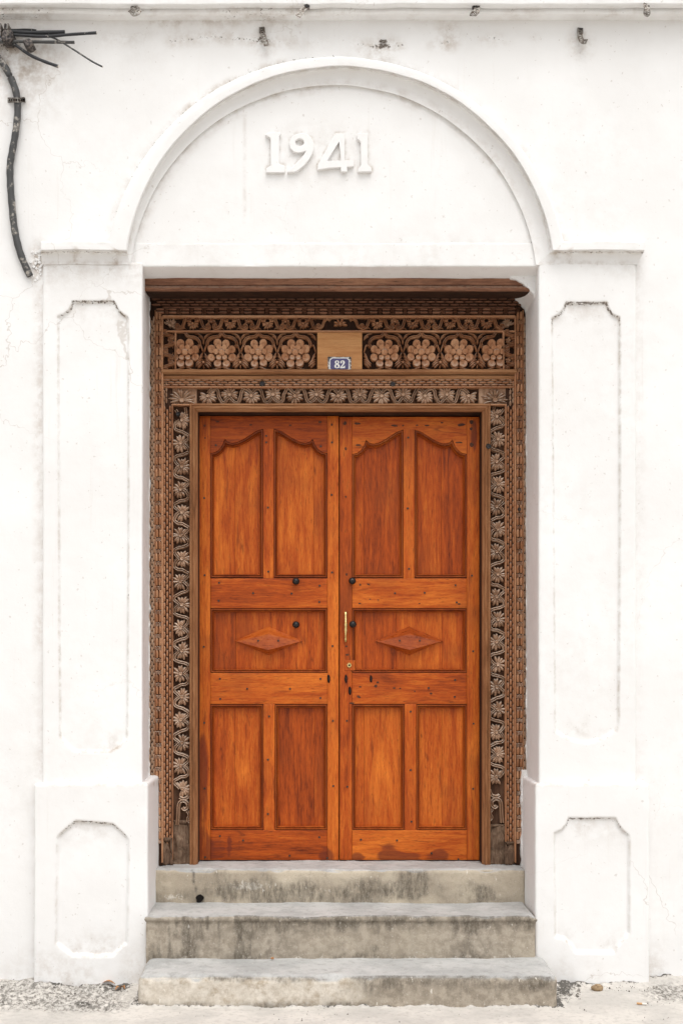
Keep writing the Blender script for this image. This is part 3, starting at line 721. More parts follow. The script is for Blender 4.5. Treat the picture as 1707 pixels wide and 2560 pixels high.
# ================================================================== THE STEPS
steps = empty('entrance_steps', (X(860, -0.5), -0.5, 0))
tag(steps, 'three weathered cement steps leading up to the carved door', 'steps')
def step(lo, hi, r, seed, at, nose=None):
    def disp(p, n):
        o = 0.0045 * fbm(p, 3.5, 3, seed) + 0.0022 * fbm(p, 22, 3, seed + 3)
        e = (n[:, 1] < -0.3) & (n[:, 2] > 0.3)
        o = o - e * 0.014 * np.clip(fbm(p, 13, 3, seed + 7), 0, 1)
        if nose: o = o + (n[:, 1] < -0.5) * 0.010 * sstep(hi[2] - nose - 0.006, hi[2] - nose, p[:, 2])
        return o
    return rough_box('step', lo, hi, r, (0.010, 0.014, 0.0065), 'concrete', steps, disp, at)
def at1(p, n):
    px, py = pxy(p); f = (n[:, 1] < -0.5)
    mo = 1.0 * blob(px, py, 1010, 2212, 110, 52) + 0.95 * blob(px, py, 1170, 2232, 95, 40) + 0.9 * blob(px, py, 850, 2228, 220, 46) + 0.8 * blob(px, py, 600, 2210, 120, 50) + 0.6 * blob(px, py, 540, 2185, 70, 35) + 0.45 * sstep(2205, 2256, py) * np.clip(0.3 + fbm(p, 5, 3, 44), 0, 1) + 0.12
    fl = 1.1 * blob(px, py, 620, 2215, 110, 36) + 1.0 * blob(px, py, 430, 2243, 70, 22) + 0.8 * blob(px, py, 815, 2225, 45, 20) + 0.5 * np.clip(1 - np.abs(py - 2180) / 10, 0, 1)
    ox = np.array([560, 574, 570, 578, 584, 588]) - 84; 
    cr = line_d(px, py, [(474, 2162), (485, 2182), (483, 2198), (491, 2225), (494, 2243)])
    crk = 0.8 * np.clip(1 - cr / 3.2, 0, 1) * f
    return dict(mould=np.clip(mo * 1.3 * np.clip(0.75 + 0.55 * fbm(p, 9, 3, 91), 0, 1.4), 0, 1) * f, flake=np.clip(fl, 0, 1) * f, grey=0.12 + 0.3 * np.clip(fbm(p, 3, 2, 4), 0, 1), crack=crk)
def at2(p, n):
    px, py = pxy(p); f = (n[:, 1] < -0.5)
    run = np.clip(0.2 + 1.3 * fbm(p * np.array([1, 1, 0.10]), 34, 3, 6), 0, 1)
    mo = 1.1 * sstep(2350, 2290, py) * (0.35 + 0.65 * sstep(520, 700, px)) * (0.5 + 0.5 * run) + 0.75 * run * sstep(680, 560, px) + 0.20 + 0.15 * run
    mo = mo + 0.9 * blob(px, py, 935, 2370, 14, 12) + 0.35 * sstep(2375, 2396, py)
    fl = 0.30 * run + 0.55 * sstep(2380, 2396, py) + 0.7 * blob(px, py, 565, 2338, 22, 10) + 0.8 * np.clip(1 - np.abs(px - 980) / 7, 0, 1) * (py < 2345)
    return dict(mould=np.clip(mo * 1.3 * np.clip(0.75 + 0.55 * fbm(p, 9, 3, 91), 0, 1.4), 0, 1) * f, flake=np.clip(fl, 0, 1) * f, grey=np.clip(0.8 + 0.3 * fbm(p, 3, 2, 5), 0, 1))
def at3(p, n):
    px, py = pxy(p); f = (n[:, 1] < -0.5)
    rgt = sstep(830, 960, px + 40 * fbm(p, 8, 2, 3))
    run = np.clip(0.3 + fbm(p * np.array([1, 1, 0.12]), 36, 3, 9), 0, 1)
    mo = rgt * (1.15 * sstep(2500, 2438, py) * (0.5 + 0.5 * run) + 0.30) + (1 - rgt) * (0.18 + 0.65 * np.clip(1 - np.abs(py - 2447) / 12, 0, 1) * (px > 520) + 0.5 * sstep(2498, 2514, py) + 0.6 * blob(px, py, 400, 2450, 90, 22) + 0.7 * blob(px, py, 715, 2450, 45, 18))
    fl = (1 - rgt) * 0.42 + rgt * (0.14 + 0.35 * sstep(2485, 2508, py))
    return dict(mould=np.clip(mo * 1.3 * np.clip(0.75 + 0.55 * fbm(p, 9, 3, 91), 0, 1.4), 0, 1) * f, flake=np.clip(fl, 0, 1) * f, grey=np.clip(0.15 + 0.75 * rgt, 0, 1), cream=(1 - rgt) * f)
step((-0.712, -0.23, 0.10), (0.943, 0.14, 0.442), 0.014, 2, at1)
step((-0.702, -0.531, 0.05), (0.933, -0.20, 0.2935), 0.010, 6, at2, nose=0.014)
step((-0.694, -0.815, -0.05), (0.972, -0.49, 0.1205), 0.026, 9, at3)
dp = P(499, 2247, -0.240)
hole = [(dp.x + 0.0165 * math.cos(t) * (1 + 0.14 * math.sin(3 * t + 1) + 0.08 * math.sin(5 * t)), dp.z + 0.0175 * math.sin(t) * (1 + 0.12 * math.sin(2 * t))) for t in [2 * math.pi * i / 20 for i in range(20)]]
MB().prism([hole], dp.y, dp.y + 0.02, 0.0).build('drain_hole', 'hole', steps)  # black disc on the riser painting the dark of the hole

# ================================================================== THE GROUND
def ground():
    xs = np.concatenate([np.linspace(-80, -2.2, 30)[:-1], np.arange(-2.2, 2.3, 0.008), np.linspace(2.3, 80, 30)[1:]])
    ys = np.concatenate([-np.geomspace(120, 1.5, 30)[:-1], np.arange(-1.5, -0.30, 0.008)])
    A, B = np.meshgrid(xs, ys, indexing='ij'); p = np.stack([A.ravel(), B.ravel(), np.zeros(A.size)], 1)
    nu, nw = A.shape; idx = np.arange(nu * nw).reshape(nu, nw)
    f = np.stack([idx[:-1, :-1], idx[1:, :-1], idx[1:, 1:], idx[:-1, 1:]], -1).reshape(-1, 4)
    px, py = pxy(p); near = (np.abs(p[:, 0]) < 2.3) & (p[:, 1] > -1.5)
    wig = 22 * fbm(p, 7, 3, 2)
    rough = np.clip(sstep(350, 270, px + wig) * sstep(2536, 2516, py + wig * 0.5) * sstep(2440, 2462, py), 0, 1) * (px > -400)
    rough = np.maximum(rough, sstep(1590, 1660, px + wig) * sstep(2520, 2500, py + 0.5 * wig) * sstep(2455, 2470, py))
    dk = 1.1 * blob(px, py, 1408, 2478, 50, 50) + 0.7 * blob(px, py, 1440, 2455, 60, 20) + 0.8 * blob(px, py, 1640, 2440, 90, 26) + 0.9 * blob(px, py, 210, 2512, 70, 14) + 0.8 * blob(px, py, 270, 2475, 60, 22) + 0.8 * blob(px, py, 310, 2466, 40, 22)
    fy = np.where(((p[:, 0] > X(85, YP)) & (p[:, 0] < X(370, YP))) | ((p[:, 0] > X(1337, YP)) & (p[:, 0] < X(1623, YP))), YP, YW)
    foot = np.clip(1 - (fy - p[:, 1]) / 0.030, 0, 1) * np.clip(0.55 + 0.6 * fbm(p, 9, 3, 19), 0, 1)
    st3 = (p[:, 0] > -0.72) & (p[:, 0] < 1.0); foot = np.maximum(foot, st3 * np.clip(1 - (-0.815 - p[:, 1]) / 0.018, 0, 1) * 0.8)  # dark contact shade painted along the foot of the lowest step
    dk = (dk + foot) * near
    rough = rough * near
    z = 0.003 * fbm(p, 5, 3, 4) + rough * (0.008 * fbm(p, 22, 4, 6) + 0.003 * fbm(p, 80, 2, 7)) + np.clip(dk, 0, 1) * (0.010 * fbm(p, 40, 3, 8) + 0.004)
    z = z + 0.014 * sstep(-0.55, -0.42, p[:, 1]) * np.clip(0.4 + fbm(p, 6, 2, 11), 0, 1) + 0.028 * blob(px, py, 1660, 2436, 110, 30)
    p[:, 2] = np.where(near, z, 0)
    me = np_mesh('ground', p, f, dict(rough=rough, dirt_and_shade=np.clip(dk, 0, 1)))
    tag(place('ground', me, 'ground'), kind='structure')
ground()

# ================================================================== THE CARVED DOOR FRAME
YO, YI, YV, YR = -0.135, -0.100, -0.078, -0.118     # outer strip, inner strip, vine ground, frieze ground
frame = empty('carved_door_frame', P(850, 2160, -0.1))
tag(frame, 'old carved wooden door frame with flower friezes around the two leaves', 'door frame')
MO, MI, MR = 1 / sc(YO), 1 / sc(YI), 1 / sc(YR)
BOT = 2161
def slab(name, px0, px1, py0, py1, y0, y1, mat, r=0.0015): return wbox(name, px0, px1, py0, py1, y0, y1, mat, frame, r)

# boards the carving stands on
slab('jamb_board', 372, 407, 744, BOT + 3, YO + 0.004, 0.10, 'floor_shade_wood')
slab('jamb_board', 1287, 1317, 744, BOT + 1, YO + 0.004, 0.10, 'floor_shade_wood')
slab('jamb_board', 407, 431, 946, BOT, YI + 0.005, 0.08, 'floor_shade_wood')
slab('jamb_board', 1264, 1287, 946, BOT, YI + 0.005, 0.08, 'floor_shade_wood')
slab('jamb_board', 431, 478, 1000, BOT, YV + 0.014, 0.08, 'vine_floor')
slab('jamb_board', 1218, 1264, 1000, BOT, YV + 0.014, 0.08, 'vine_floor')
slab('lintel_board', 407, 1287, 742, 790, YO + 0.004, 0.08, 'floor_shade_wood')
slab('lintel_board', 407, 1287, 790, 930, YR + 0.010, 0.08, 'floor_shade_wood')
slab('lintel_board', 407, 1287, 946, 968, YI + 0.005, 0.08, 'floor_shade_wood')
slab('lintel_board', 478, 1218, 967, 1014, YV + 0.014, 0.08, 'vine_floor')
slab('fillet', 429.5, 432.5, 1012, BOT - 4, YI - 0.010, 0.0, 'carved')
slab('fillet', 1262.5, 1265.5, 1012, BOT - 4, YI - 0.010, 0.0, 'carved')
slab('fillet', 404, 407.5, 790, BOT - 4, YO - 0.006, 0.0, 'carved')
slab('fillet', 1286.5, 1289.5, 790, BOT - 4, YO - 0.006, 0.0, 'carved')
slab('fillet', 387, 389.5, 775, BOT - 4, YO - 0.008, 0.0, 'carved')
slab('fillet', 1305.5, 1308, 775, 1950, YO - 0.008, 0.0, 'carved')
slab('fillet', 407, 1287, 787.5, 793, YR - 0.028, 0.0, 'carved_h')
slab('fillet', 407, 1287, 825.5, 830.5, YR - 0.016, 0.0, 'carved_h')
slab('fillet', 437, 441, 830.5, 926, YR - 0.015, 0.0, 'carved')
slab('fillet', 1256, 1260, 830.5, 926, YR - 0.015, 0.0, 'carved')
slab('fillet', 407, 1287, 766.5, 769, YO - 0.010, 0.0, 'carved_dark')
slab('fillet', 407, 1287, 965.5, 968.5, YI - 0.014, 0.0, 'carved_h')
slab('fillet', 429, 1266, 1009.5, 1013, YI - 0.010, 0.0, 'carved_h')
slab('blank_panel', 793, 905, 830.7, 926, YR - 0.018, 0.0, 'blank')

def hloft(name, profile, px0, px1, mat, yref, own=False):
    rows = []
    for (py, y) in profile: rows.append([Vector((X(px, yref), y, Z(py, y if own else yref))) for px in np.linspace(px0, px1, 40)])
    v = MB().loft(rows)
    for p in v.v:
        w = 0.0016 * math.sin(p.x * 9.1 + p.z * 3) + 0.0009 * math.sin(p.x * 31)
        p.y += w; p.z += w * 0.6
    # end caps
    n = len(profile); k = 40
    v.f.append(tuple(i * k for i in range(n))); v.f.append(tuple(i * k + k - 1 for i in range(n))[::-1])
    return v.build(name, mat, frame, 30)
# projecting crown of the lintel (heights measured at its own depth)
hloft('lintel_crown', [(660, -0.10), (684, -0.352), (696, -0.356), (712, -0.352), (713.5, -0.345), (715.5, -0.352), (719, -0.360), (724, -0.361), (728, -0.355), (729.5, -0.33), (731, -0.10)], 361, 1333, 'crown', -0.355, True)
hloft('crown_cove', [(724, -0.10), (726, -0.349), (730, -0.342), (735, -0.305), (740, -0.255), (744, -0.205), (746.5, -0.155), (744, -0.10)], 364, 1331, 'floor_shade_wood', -0.35, True)  # underside painted near-black to stand for the shade below the crown
hloft('torus_moulding', [(925, 0.0), (925.5, YR - 0.020), (928, YR - 0.031), (931, YR - 0.034), (934, YR - 0.031), (936, YR - 0.020), (936.8, YR + 0.016), (939.2, YR + 0.016), (939.6, YR - 0.002), (943, YR + 0.002), (946.5, YR + 0.010), (947, YR + 0.020), (947, 0.0)], 406, 1288, 'frame_h', YR)

# chains: rows of carved links
def chain(name, a, b, rows_off, pitch, wid, y, h, mat, vertical=True, jitter=0.5, worn=None):
    mb = MB(); s = sc(y)
    for ri, (off, dh) in enumerate(rows_off):
        t = a + (pitch / 2 if ri % 2 else 0)
        while t < b - pitch * 0.5:
            l = pitch * 0.96; o = off + random.uniform(-jitter, jitter) * 0.5; w = wid * random.uniform(0.84, 1.04)
            hh = (h + dh) * random.uniform(0.75, 1.1)
            if worn: hh *= worn(t)
            t1 = t + random.uniform(-1, 1) * jitter
            us = [0, 0.16, 0.5, 0.84, 1.0]; ws = [0.2, 0.78, 1.0, 0.78, 0.2]
            pts = [(o, t1 + l * u) if vertical else (t1 + l * u, o) for u in us]
            mb.stroke([(X(p[0], y), Z(p[1], y)) for p in pts], [w * q / s for q in ws], hh, y, skirt=0.006)
            t += pitch
    return mb.build(name, mat, frame, 40, kind='stuff')
worn = lambda t: 1.0 if t < 1950 else max(0.35, 1 - (t - 1950) / 300)
chain('chain_moulding', 1014, 2128, [(411.5, 0), (418.5, 0.003), (425.5, 0)], 18.2, 6.6, YI, 0.0095, 'carved', worn=worn)
chain('chain_moulding', 1014, 2128, [(1269, 0), (1275.7, 0.003), (1282.5, 0)], 18.2, 6.4, YI, 0.0095, 'carved', worn=worn)
chain('chain_moulding', 792, 1968, [(375.5, 0), (381, 0.003), (385.5, 0)], 18.5, 5.8, YO, 0.010, 'carved_grey')
chain('chain_moulding', 792, 1940, [(1310.5, 0.002), (1315, 0)], 18.5, 5.2, YO, 0.010, 'carved_grey')
chain('chain_moulding', 380, 1312, [(748, 0), (755, 0.003), (762, 0)], 24, 6.6, YO, 0.010, 'carved_dark', False)
chain('chain_moulding', 409, 1286, [(950.5, 0), (956.5, 0.003), (962.5, 0)], 19, 6.2, YI, 0.011, 'carved', False)
chain('chain_moulding', 946, 1012, [(411, 0), (416, 0.002)], 14, 5.5, YI, 0.009, 'carved_grey')
chain('chain_moulding', 946, 1012, [(1275, 0), (1282, 0.002)], 14, 5.5, YI, 0.009, 'carved_grey')

SK = 11.0
def stk(mb, pts, w, h, y=0, mp=None): mb.stroke(pts, w, h, y, mp, SK)
# blocks with ribs between them
def block_mesh(s, vertical):
    mb = MB()
    def mp(u, v): return (u, -v) if vertical else (v, u)       # v runs along the strip
    for sg in (-1, 1):
        stk(mb, [(sg * 3.7, -10), (sg * 3.9, -8), (sg * 4, 0), (sg * 3.9, 7), (sg * 3.7, 9.2)], [5.2, 6.6, 7.2, 6.6, 4.6], 8.0, 0, mp)
        stk(mb, [(sg * 4, -7), (sg * 4.6, -3), (sg * 4, 1)], [1.2, 2, 1.2], 9.0, 0, mp)
    for k, v in enumerate((12.2, 15.4, 18.4)):
        stk(mb, [(-7.4, v - 0.8), (-3.5, v + 0.8), (0, v - 0.6), (3.5, v + 0.8), (7.4, v - 0.8)], [2.2, 2.7, 2.7, 2.7, 2.2], 7.0, 0, mp)
    mb.v = [p * (1 / s) for p in mb.v]
    return mb.mesh('carved_block', 40)
bv = block_mesh(sc(YO), True); bh = block_mesh(sc(YO), False)
bv.materials.append(M['carved']); bh.materials.append(M['carved_dark'])
def scatter_z(): return random.uniform(-0.0012, 0.0012)
py = 790
while py < 2118:
    for cx in (396.8, 1297.5):
        o = place('carved_block', bv, None, frame, P(cx, py, YO + 0.0006 + (0.002 if py > 1950 else 0)) + Vector((scatter_z(), 0, scatter_z())), rot=(0, R(random.uniform(-2, 2)), 0))
        if py > 1900: o.scale = (0.95, max(0.4, 1 - (py - 1900) / 330), 1)
    py += 30.2
px = 402
while px < 1280:
    place('carved_block', bh, None, frame, P(px, 778, YO + 0.0006) + Vector((0, 0, scatter_z())))
    px += 31.3

# flowers on the vine
def flower_mesh(name, s, n, span, r0, r1, w, h, core=5.2, seed=0, lift=0.0):
    """petals fanned about +u by +-span/2 degrees"""
    rng = random.Random(seed); mb = MB()
    for i in range(n):
        a = R(-span / 2 + span * i / (n - 1)) + rng.uniform(-0.09, 0.09)
        L = r1 * (1.0 - 0.10 * abs(math.sin(a))) * rng.uniform(0.84, 1.06)
        bend = 0.10 * math.sin(a)
        pts = []; ws = []
        for t, q in ((0, 0.35), (0.25, 0.75), (0.55, 1.0), (0.8, 0.8), (1.0, 0.12)):
            rr = r0 + (L - r0) * t; aa = a + bend * t
            pts.append((rr * math.cos(aa), rr * math.sin(aa))); ws.append(w * q)
        stk(mb, pts, ws, h * rng.uniform(0.85, 1.05), 0)
    mb.dome((0, 0), core, h * 1.25 + SK, 9, y=SK)
    mb.v = [p / s for p in mb.v]
    me = mb.mesh(name, 50); return me
def double(mb, pts, gap, w, h, mp=None, n=4, taper=None):
    pts = catmull([(p[0], p[1], 0) for p in pts], n)
    m = len(pts)
    for sg in (-1, 1):
        o = []
        for i, p in enumerate(pts):
            t = (pts[min(i + 1, m - 1)] - pts[max(i - 1, 0)]).normalized()
            o.append((p.x - t.y * gap * sg, p.y + t.x * gap * sg))
        stk(mb, o, w, h, 0, mp)
def stem_mesh(half, sgn, s, amp=1.0, seed=0):
    mb = MB(); k = half / 57.0; rg = random.Random(seed)
    pts = [(0, 5), (5, 10), (12, 17), (20, 17.5), (26, 9), (28.5, 0), (31, -9), (37, -17.5), (45, -17), (52, -10), (57, -5)]
    pts = [((u + (rg.uniform(-1.3, 1.3) if 3 < u < 54 else 0)) * k, (v + (rg.uniform(-1.3, 1.3) if 3 < u < 54 else 0)) * sgn * amp) for u, v in pts]
    double(mb, pts, 2.2, 3.9, 10.5, None, 3)
    for (u, v) in ((15, 21), (42, -21)):          # small spurs on the outside of the bends
        stk(mb, [((u - 4) * k, v * sgn * amp), (u * k, (v - 1.5 * (1 if v > 0 else -1)) * sgn * amp), ((u + 5) * k, v * sgn * amp)], [1.2, 3.0, 1.0], 6, 0)
    stk(mb, [((-4) * k, 19 * sgn * amp), (0, 13 * sgn * amp), (4 * k, 19 * sgn * amp)], [1.2, 4.0, 1.2], 6, 0)
    mb.v = [p / s for p in mb.v]
    return mb.mesh('carved_stem', 50)
sV = sc(YV)
flowers = [flower_mesh('carved_flower', sV, (10, 11, 9)[q % 3], 236, 4, 25.0, 8.2, 12.0, seed=q) for q in range(7)]
for f in flowers: f.materials.append(M['carved_grey'])
def fresh(me, mat):
    m = me.copy(); m.materials.clear(); m.materials.append(M[mat]); return m
flowers_h = [fresh(f, 'carved_grey') for f in flowers]
def vine(cx, y0, half, n, sg0, vertical, mat, worn_from=1e9):
    AB = {(sg, q): stem_mesh(half, sg, sV, seed=q) for sg in (1, -1) for q in range(4)}
    for me in AB.values(): me.materials.append(M[mat])
    for k in range(n):
        sg = sg0 if k % 2 == 0 else -sg0
        t = y0 + k * half
        c = P(cx - sg * 1.5, t, YV) if vertical else P(t, cx + sg * 1.5, YV)
        # local +u is the way the petals point; the mesh lies in x-z
        ang = (R(180) if sg > 0 else 0) if vertical else (R(90) if sg > 0 else R(-90))
        ang += R(random.uniform(-11, 11))
        w = 1.0 if t < worn_from else max(0.45, 1 - (t - worn_from) / 420)
        place('carved_flower', random.choice(flowers), None, frame, c, rot=(0, ang, 0), scale=(random.uniform(0.92, 1.04), w * random.uniform(0.8, 1.05), random.uniform(0.94, 1.05)))
        if k < n - 1:
            c = P(cx, t, YV) if vertical else P(t, cx, YV)
            # stem mesh runs along +u; vertical: +u -> down, v -> x
            o = place('carved_stem', AB[(1 if sg > 0 else -1, random.randrange(4))], None, frame, c, rot=(0, R(90), 0) if vertical else None, scale=(1, w, 1))
vine(454.5, 1052, 57.5, 17, -1, True, 'carved_grey', 1720)
vine(1241, 1043, 56.2, 17, 1, True, 'carved_grey', 1720)
vine(990, 521, 54.0, 13, 1, False, 'carved_grey')

# palmettes in the corners of the inner lintel
for (cx, flip) in ((456, 1), (1236, -1)):
    slab('corner_board', 419 if flip > 0 else 1196, 492 if flip > 0 else 1268, 968.5, 1009.5, YV - 0.008, 0.0, 'carved_grey')
    me = flower_mesh('carved_palmette', sV, 11, 200, 6, 34, 7.5, 9, core=7, seed=11 + flip); me.materials.append(M['carved_grey'])
    place('carved_palmette', me, None, frame, P(cx, 1002, YV - 0.008), rot=(0, R(-90), 0), scale=(1.0, 1, 1.12))
mb = MB(); double(mb, [(0, 0), (8, -10), (18, -14), (26, -6), (24, 6)], 2.3, 4.2, 10); double(mb, [(-2, 12), (4, 22), (14, 28)], 2.2, 4, 9)
mb.v = [p / sV for p in mb.v]; curl = mb.mesh('carved_scroll', 50); curl.materials.append(M['carved_grey'])
place('carved_scroll', curl, None, frame, P(440, 1026, YV), scale=(1, 1, 1)); place('carved_scroll', curl, None, frame, P(1258, 1024, YV), scale=(-1, 1, 1))

# upper frieze: running scrolls with small flowers
sR = sc(YR)
def scroll_mesh(k=1.0):
    mb = MB()
    S = [(14, 8), (10.5, 6.5), (8, 9.5), (10, 13.5), (15, 14.3), (19, 10), (22, 2), (25.5, -7), (31, -13.2), (38, -13.6), (41.5, -9), (39, -4.5), (35, -6), (36, -9.5)]
    for m in (1, -1):
        double(mb, [(u * m * k, v) for u, v in S], 2.0, 3.7, 12, None, 4)
    for (u, v) in ((21, -14.5), (-21, -14.5), (30, 14.5), (-30, 14.5)):
        sg = 1 if v > 0 else -1
        stk(mb, [((u - 5) * k, v), (u * k, v - 3.2 * sg), ((u + 5) * k, v)], [1, 2.6, 1], 7, 0)
    mb.v = [p / sR for p in mb.v]
    return mb.mesh('carved_scroll', 50)
scr = scroll_mesh(); scr.materials.append(M['carved'])
fl_s = flower_mesh('carved_flower', sR, 9, 250, 3.2, 15.5, 4.8, 8, core=3.6, seed=5); fl_s.materials.append(M['carved'])
pal = flower_mesh('carved_palmette', sR, 6, 190, 2.5, 13.5, 4.6, 7.5, core=3.2, seed=6); pal.materials.append(M['carved'])
for cx in (483, 576, 669, 758, 942, 1031, 1124, 1215):
    place('carved_scroll', scr, None, frame, P(cx, 809.5, YR))
    place('carved_flower', fl_s, None, frame, P(cx, 810.5, YR), rot=(0, R(90), 0))
for cx in (529.5, 622.5, 714, 986, 1077, 1170):
    place('carved_palmette', pal, None, frame, P(cx, 806, YR), rot=(0, R(-90), 0))
place('carved_palmette', pal, None, frame, P(850, 812, YR), rot=(0, R(-90), 0), scale=(1.25, 1.2, 1.5))
for cx in (812, 888):
    mb = MB(); double(mb, [(-14, 8), (-6, 13), (2, 6), (6, -6), (13, -12), (20, -8), (17, -3)], 1.75, 3.1, 10); mb.v = [p / sR for p in mb.v]
    me = mb.mesh('carved_scroll', 50); me.materials.append(M['carved'])
    place('carved_scroll', me, None, frame, P(cx, 809.5, YR), scale=(1 if cx > 850 else -1, 1, 1))
for (cx, a) in ((426, -65), (1268, -115)):
    me = flower_mesh('carved_palmette', sR, 9, 170, 3, 21, 5, 8, core=4, seed=8); me.materials.append(M['carved_grey'])
    place('carved_palmette', me, None, frame, P(cx, 815, YR), rot=(0, R(a), 0))
scv = scroll_mesh(0.62)
scv.materials.append(M['carved'])
for cx in (422, 1273):
    sgx = 1 if cx < 850 else -1
    for cy in (852, 902):
        place('carved_scroll', scv, None, frame, P(cx, cy, YR), rot=(0, R(90), 0), scale=(0.92, 1, 0.88))
        place('carved_palmette', pal, None, frame, P(cx + sgx * 1.0, cy, YR), rot=(0, R(0 if sgx > 0 else 180), 0), scale=(0.85, 0.9, 0.8))

# lower frieze: big round-petalled flowers under ogee arches
def dish(mb, u, v, r, h, base):
    k = 0.42
    d = math.hypot(u, v) or 1
    mb.dome((u, v), r, h + 6, 12, tilt=(k * u / d, k * v / d), y=6, flat=0.95, base=base)
def big_flower(cut, seed=0):
    mb = MB(); rg = random.Random(seed)
    big = [(10.5, 24), (-10.5, 24), (25, 9.5), (-25, 9.5), (25.5, -10), (-25.5, -10), (11, -25), (-11, -25)]
    big = [(u + rg.uniform(-1, 1), v + rg.uniform(-1, 1)) for u, v in big]
    for u, v in big:
        dish(mb, u, v, 10.3 * rg.uniform(0.92, 1.05), 5.0 * rg.uniform(0.7, 1.2), 4.5)
    for u, v in ((6.5, 13), (-6.5, 13), (14.5, 3), (-14.5, 3), (7.5, -11.5), (-7.5, -11.5)):
        dish(mb, u, v, 7.0, 5.5, 9.0)
    for u, v in big + [(14.5, 3), (-14.5, 3)]:
        stk(mb, [(u - 2.4, v + 0.6), (u, v - 0.6), (u + 2.4, v + 0.6)], [0.8, 1.8, 0.8], 12.0 if abs(u) > 9 else 10, 0)
    mb.dome((0, 1), 8.2, 8, 12, y=0, flat=0.7, base=11)
    for m in (1, -1):
        stk(mb, catmull([(1 * m, -33, 0), (8 * m, -36, 0), (15 * m, -39, 0), (24 * m, -39.5, 0)], 3), [1.5, 3, 4, 4.6, 5, 4.6, 4, 3, 2, 1.2], 8, 0)
    if cut: mb.v = [p for p in mb.v]
    mb.v = [p / sR for p in mb.v]
    if cut:
        lim = cut / sR
        for p in mb.v:
            if (cut < 0 and p.x < lim) or (cut > 0 and p.x > lim): p.x = lim
    return mb.mesh('carved_flower', 28)
def ogee(mb, half, m):
    S = [(1.2, 46), (4, 41), (9, 37.5), (17, 36), (24, 35), (31, 31), (36, 24), (37, 16), (33, 12)]
    S = [(min(u, half) * m, v) for u, v in S]
    double(mb, S, 2.0, 3.4, 12, None, 4)
def arch_mesh(l=True, r=True):
    mb = MB()
    if r: ogee(mb, 40, 1)
    if l: ogee(mb, 40, -1)
    mb.v = [p / sR for p in mb.v]; return mb.mesh('carved_ogee', 50)
def plant_mesh(cut=0):
    mb = MB()
    for m in (1, -1):
        if cut and m != cut: continue
        stk(mb, catmull([(m * 22, 46, 0), (m * 12, 43, 0), (m * 4, 37, 0), (m * 1, 30, 0)], 3), [1, 1.6, 2.4, 3.2, 3.6, 3.6, 3.4, 3.0, 2.4, 1.8], 10, 0)
        stk(mb, catmull([(m * 13, 38, 0), (m * 7, 36, 0), (m * 2, 30, 0)], 3), [1, 1.8, 2.6, 3, 2.8, 2.2, 1.4], 9, 0)
        stk(mb, catmull([(m * 11, 14, 0), (m * 7, 15.5, 0), (m * 4.5, 9, 0), (m * 2.2, 2, 0), (m * 1.5, -1, 0)], 3), [1.4, 2.4, 3.2, 3.6, 3.8, 4.0, 4.2, 4.2, 4.0, 3.6, 3.0, 2.5, 2.0], 12, 0)
        for (v0, u1, v1, w) in ((-2, 12, -21, 4.0), (-10, 15.5, -27, 4.4), (-19, 20, -31, 4.6), (-24, 20, -37, 4.8), (-29, 15, -41, 4.4)):
            stk(mb, catmull([(m * 1.6, v0, 0), (m * (u1 * 0.45), v0 + (v1 - v0) * 0.35, 0), (m * u1 * 0.8, v0 + (v1 - v0) * 0.8, 0), (m * u1, v1, 0)], 3), [1.2, 2.2, w * 0.8, w, w, w, w * 0.9, w * 0.7, w * 0.45, 1.0], 10, 0)
    if not cut:
        stk(mb, [(0, 31), (0, 27), (0, 22), (0, 18)], [1.5, 5, 5, 2], 11, 0)
        mb.dome((0, -27), 3.6, 12, 8)
        stk(mb, [(0, -33), (0, -37), (0, -41)], [2, 4, 2], 9, 0)
    mb.v = [p / sR for p in mb.v]; return mb.mesh('carved_plant', 50)
MEF = big_flower(0); MEF.materials.append(M['carved'])
MEO = arch_mesh(); MEO.materials.append(M['carved']); MEP = plant_mesh(); MEP.materials.append(M['carved'])
cxs = [463.5, 555.5, 647, 738.5]; cxr = [960, 1052, 1146]
for cx in cxs + cxr:
    me = big_flower(0, int(cx)); me.materials.append(M['carved'])
    if cx == 463.5: me = big_flower(-21.5); me.materials.append(M['carved'])
    place('carved_flower', me, None, frame, P(cx, 884.5, YR))
    mo = MEO
    if cx == 463.5: mo = arch_mesh(False, True); mo.materials.append(M['carved'])
    place('carved_ogee', mo, None, frame, P(cx, 880, YR))
me = big_flower(17); me.materials.append(M['carved']); place('carved_flower', me, None, frame, P(1238, 884.5, YR))
me = arch_mesh(True, False); me.materials.append(M['carved']); place('carved_ogee', me, None, frame, P(1238, 880, YR))
for cx in (509.5, 601.5, 693, 1006, 1099, 1192): place('carved_plant', MEP, None, frame, P(cx, 880, YR))
hp = plant_mesh(-1); hp.materials.append(M['carved']); hq = plant_mesh(1); hq.materials.append(M['carved'])
place('carved_plant', hp, None, frame, P(790.5, 880, YR)); place('carved_plant', hq, None, frame, P(908, 880, YR))

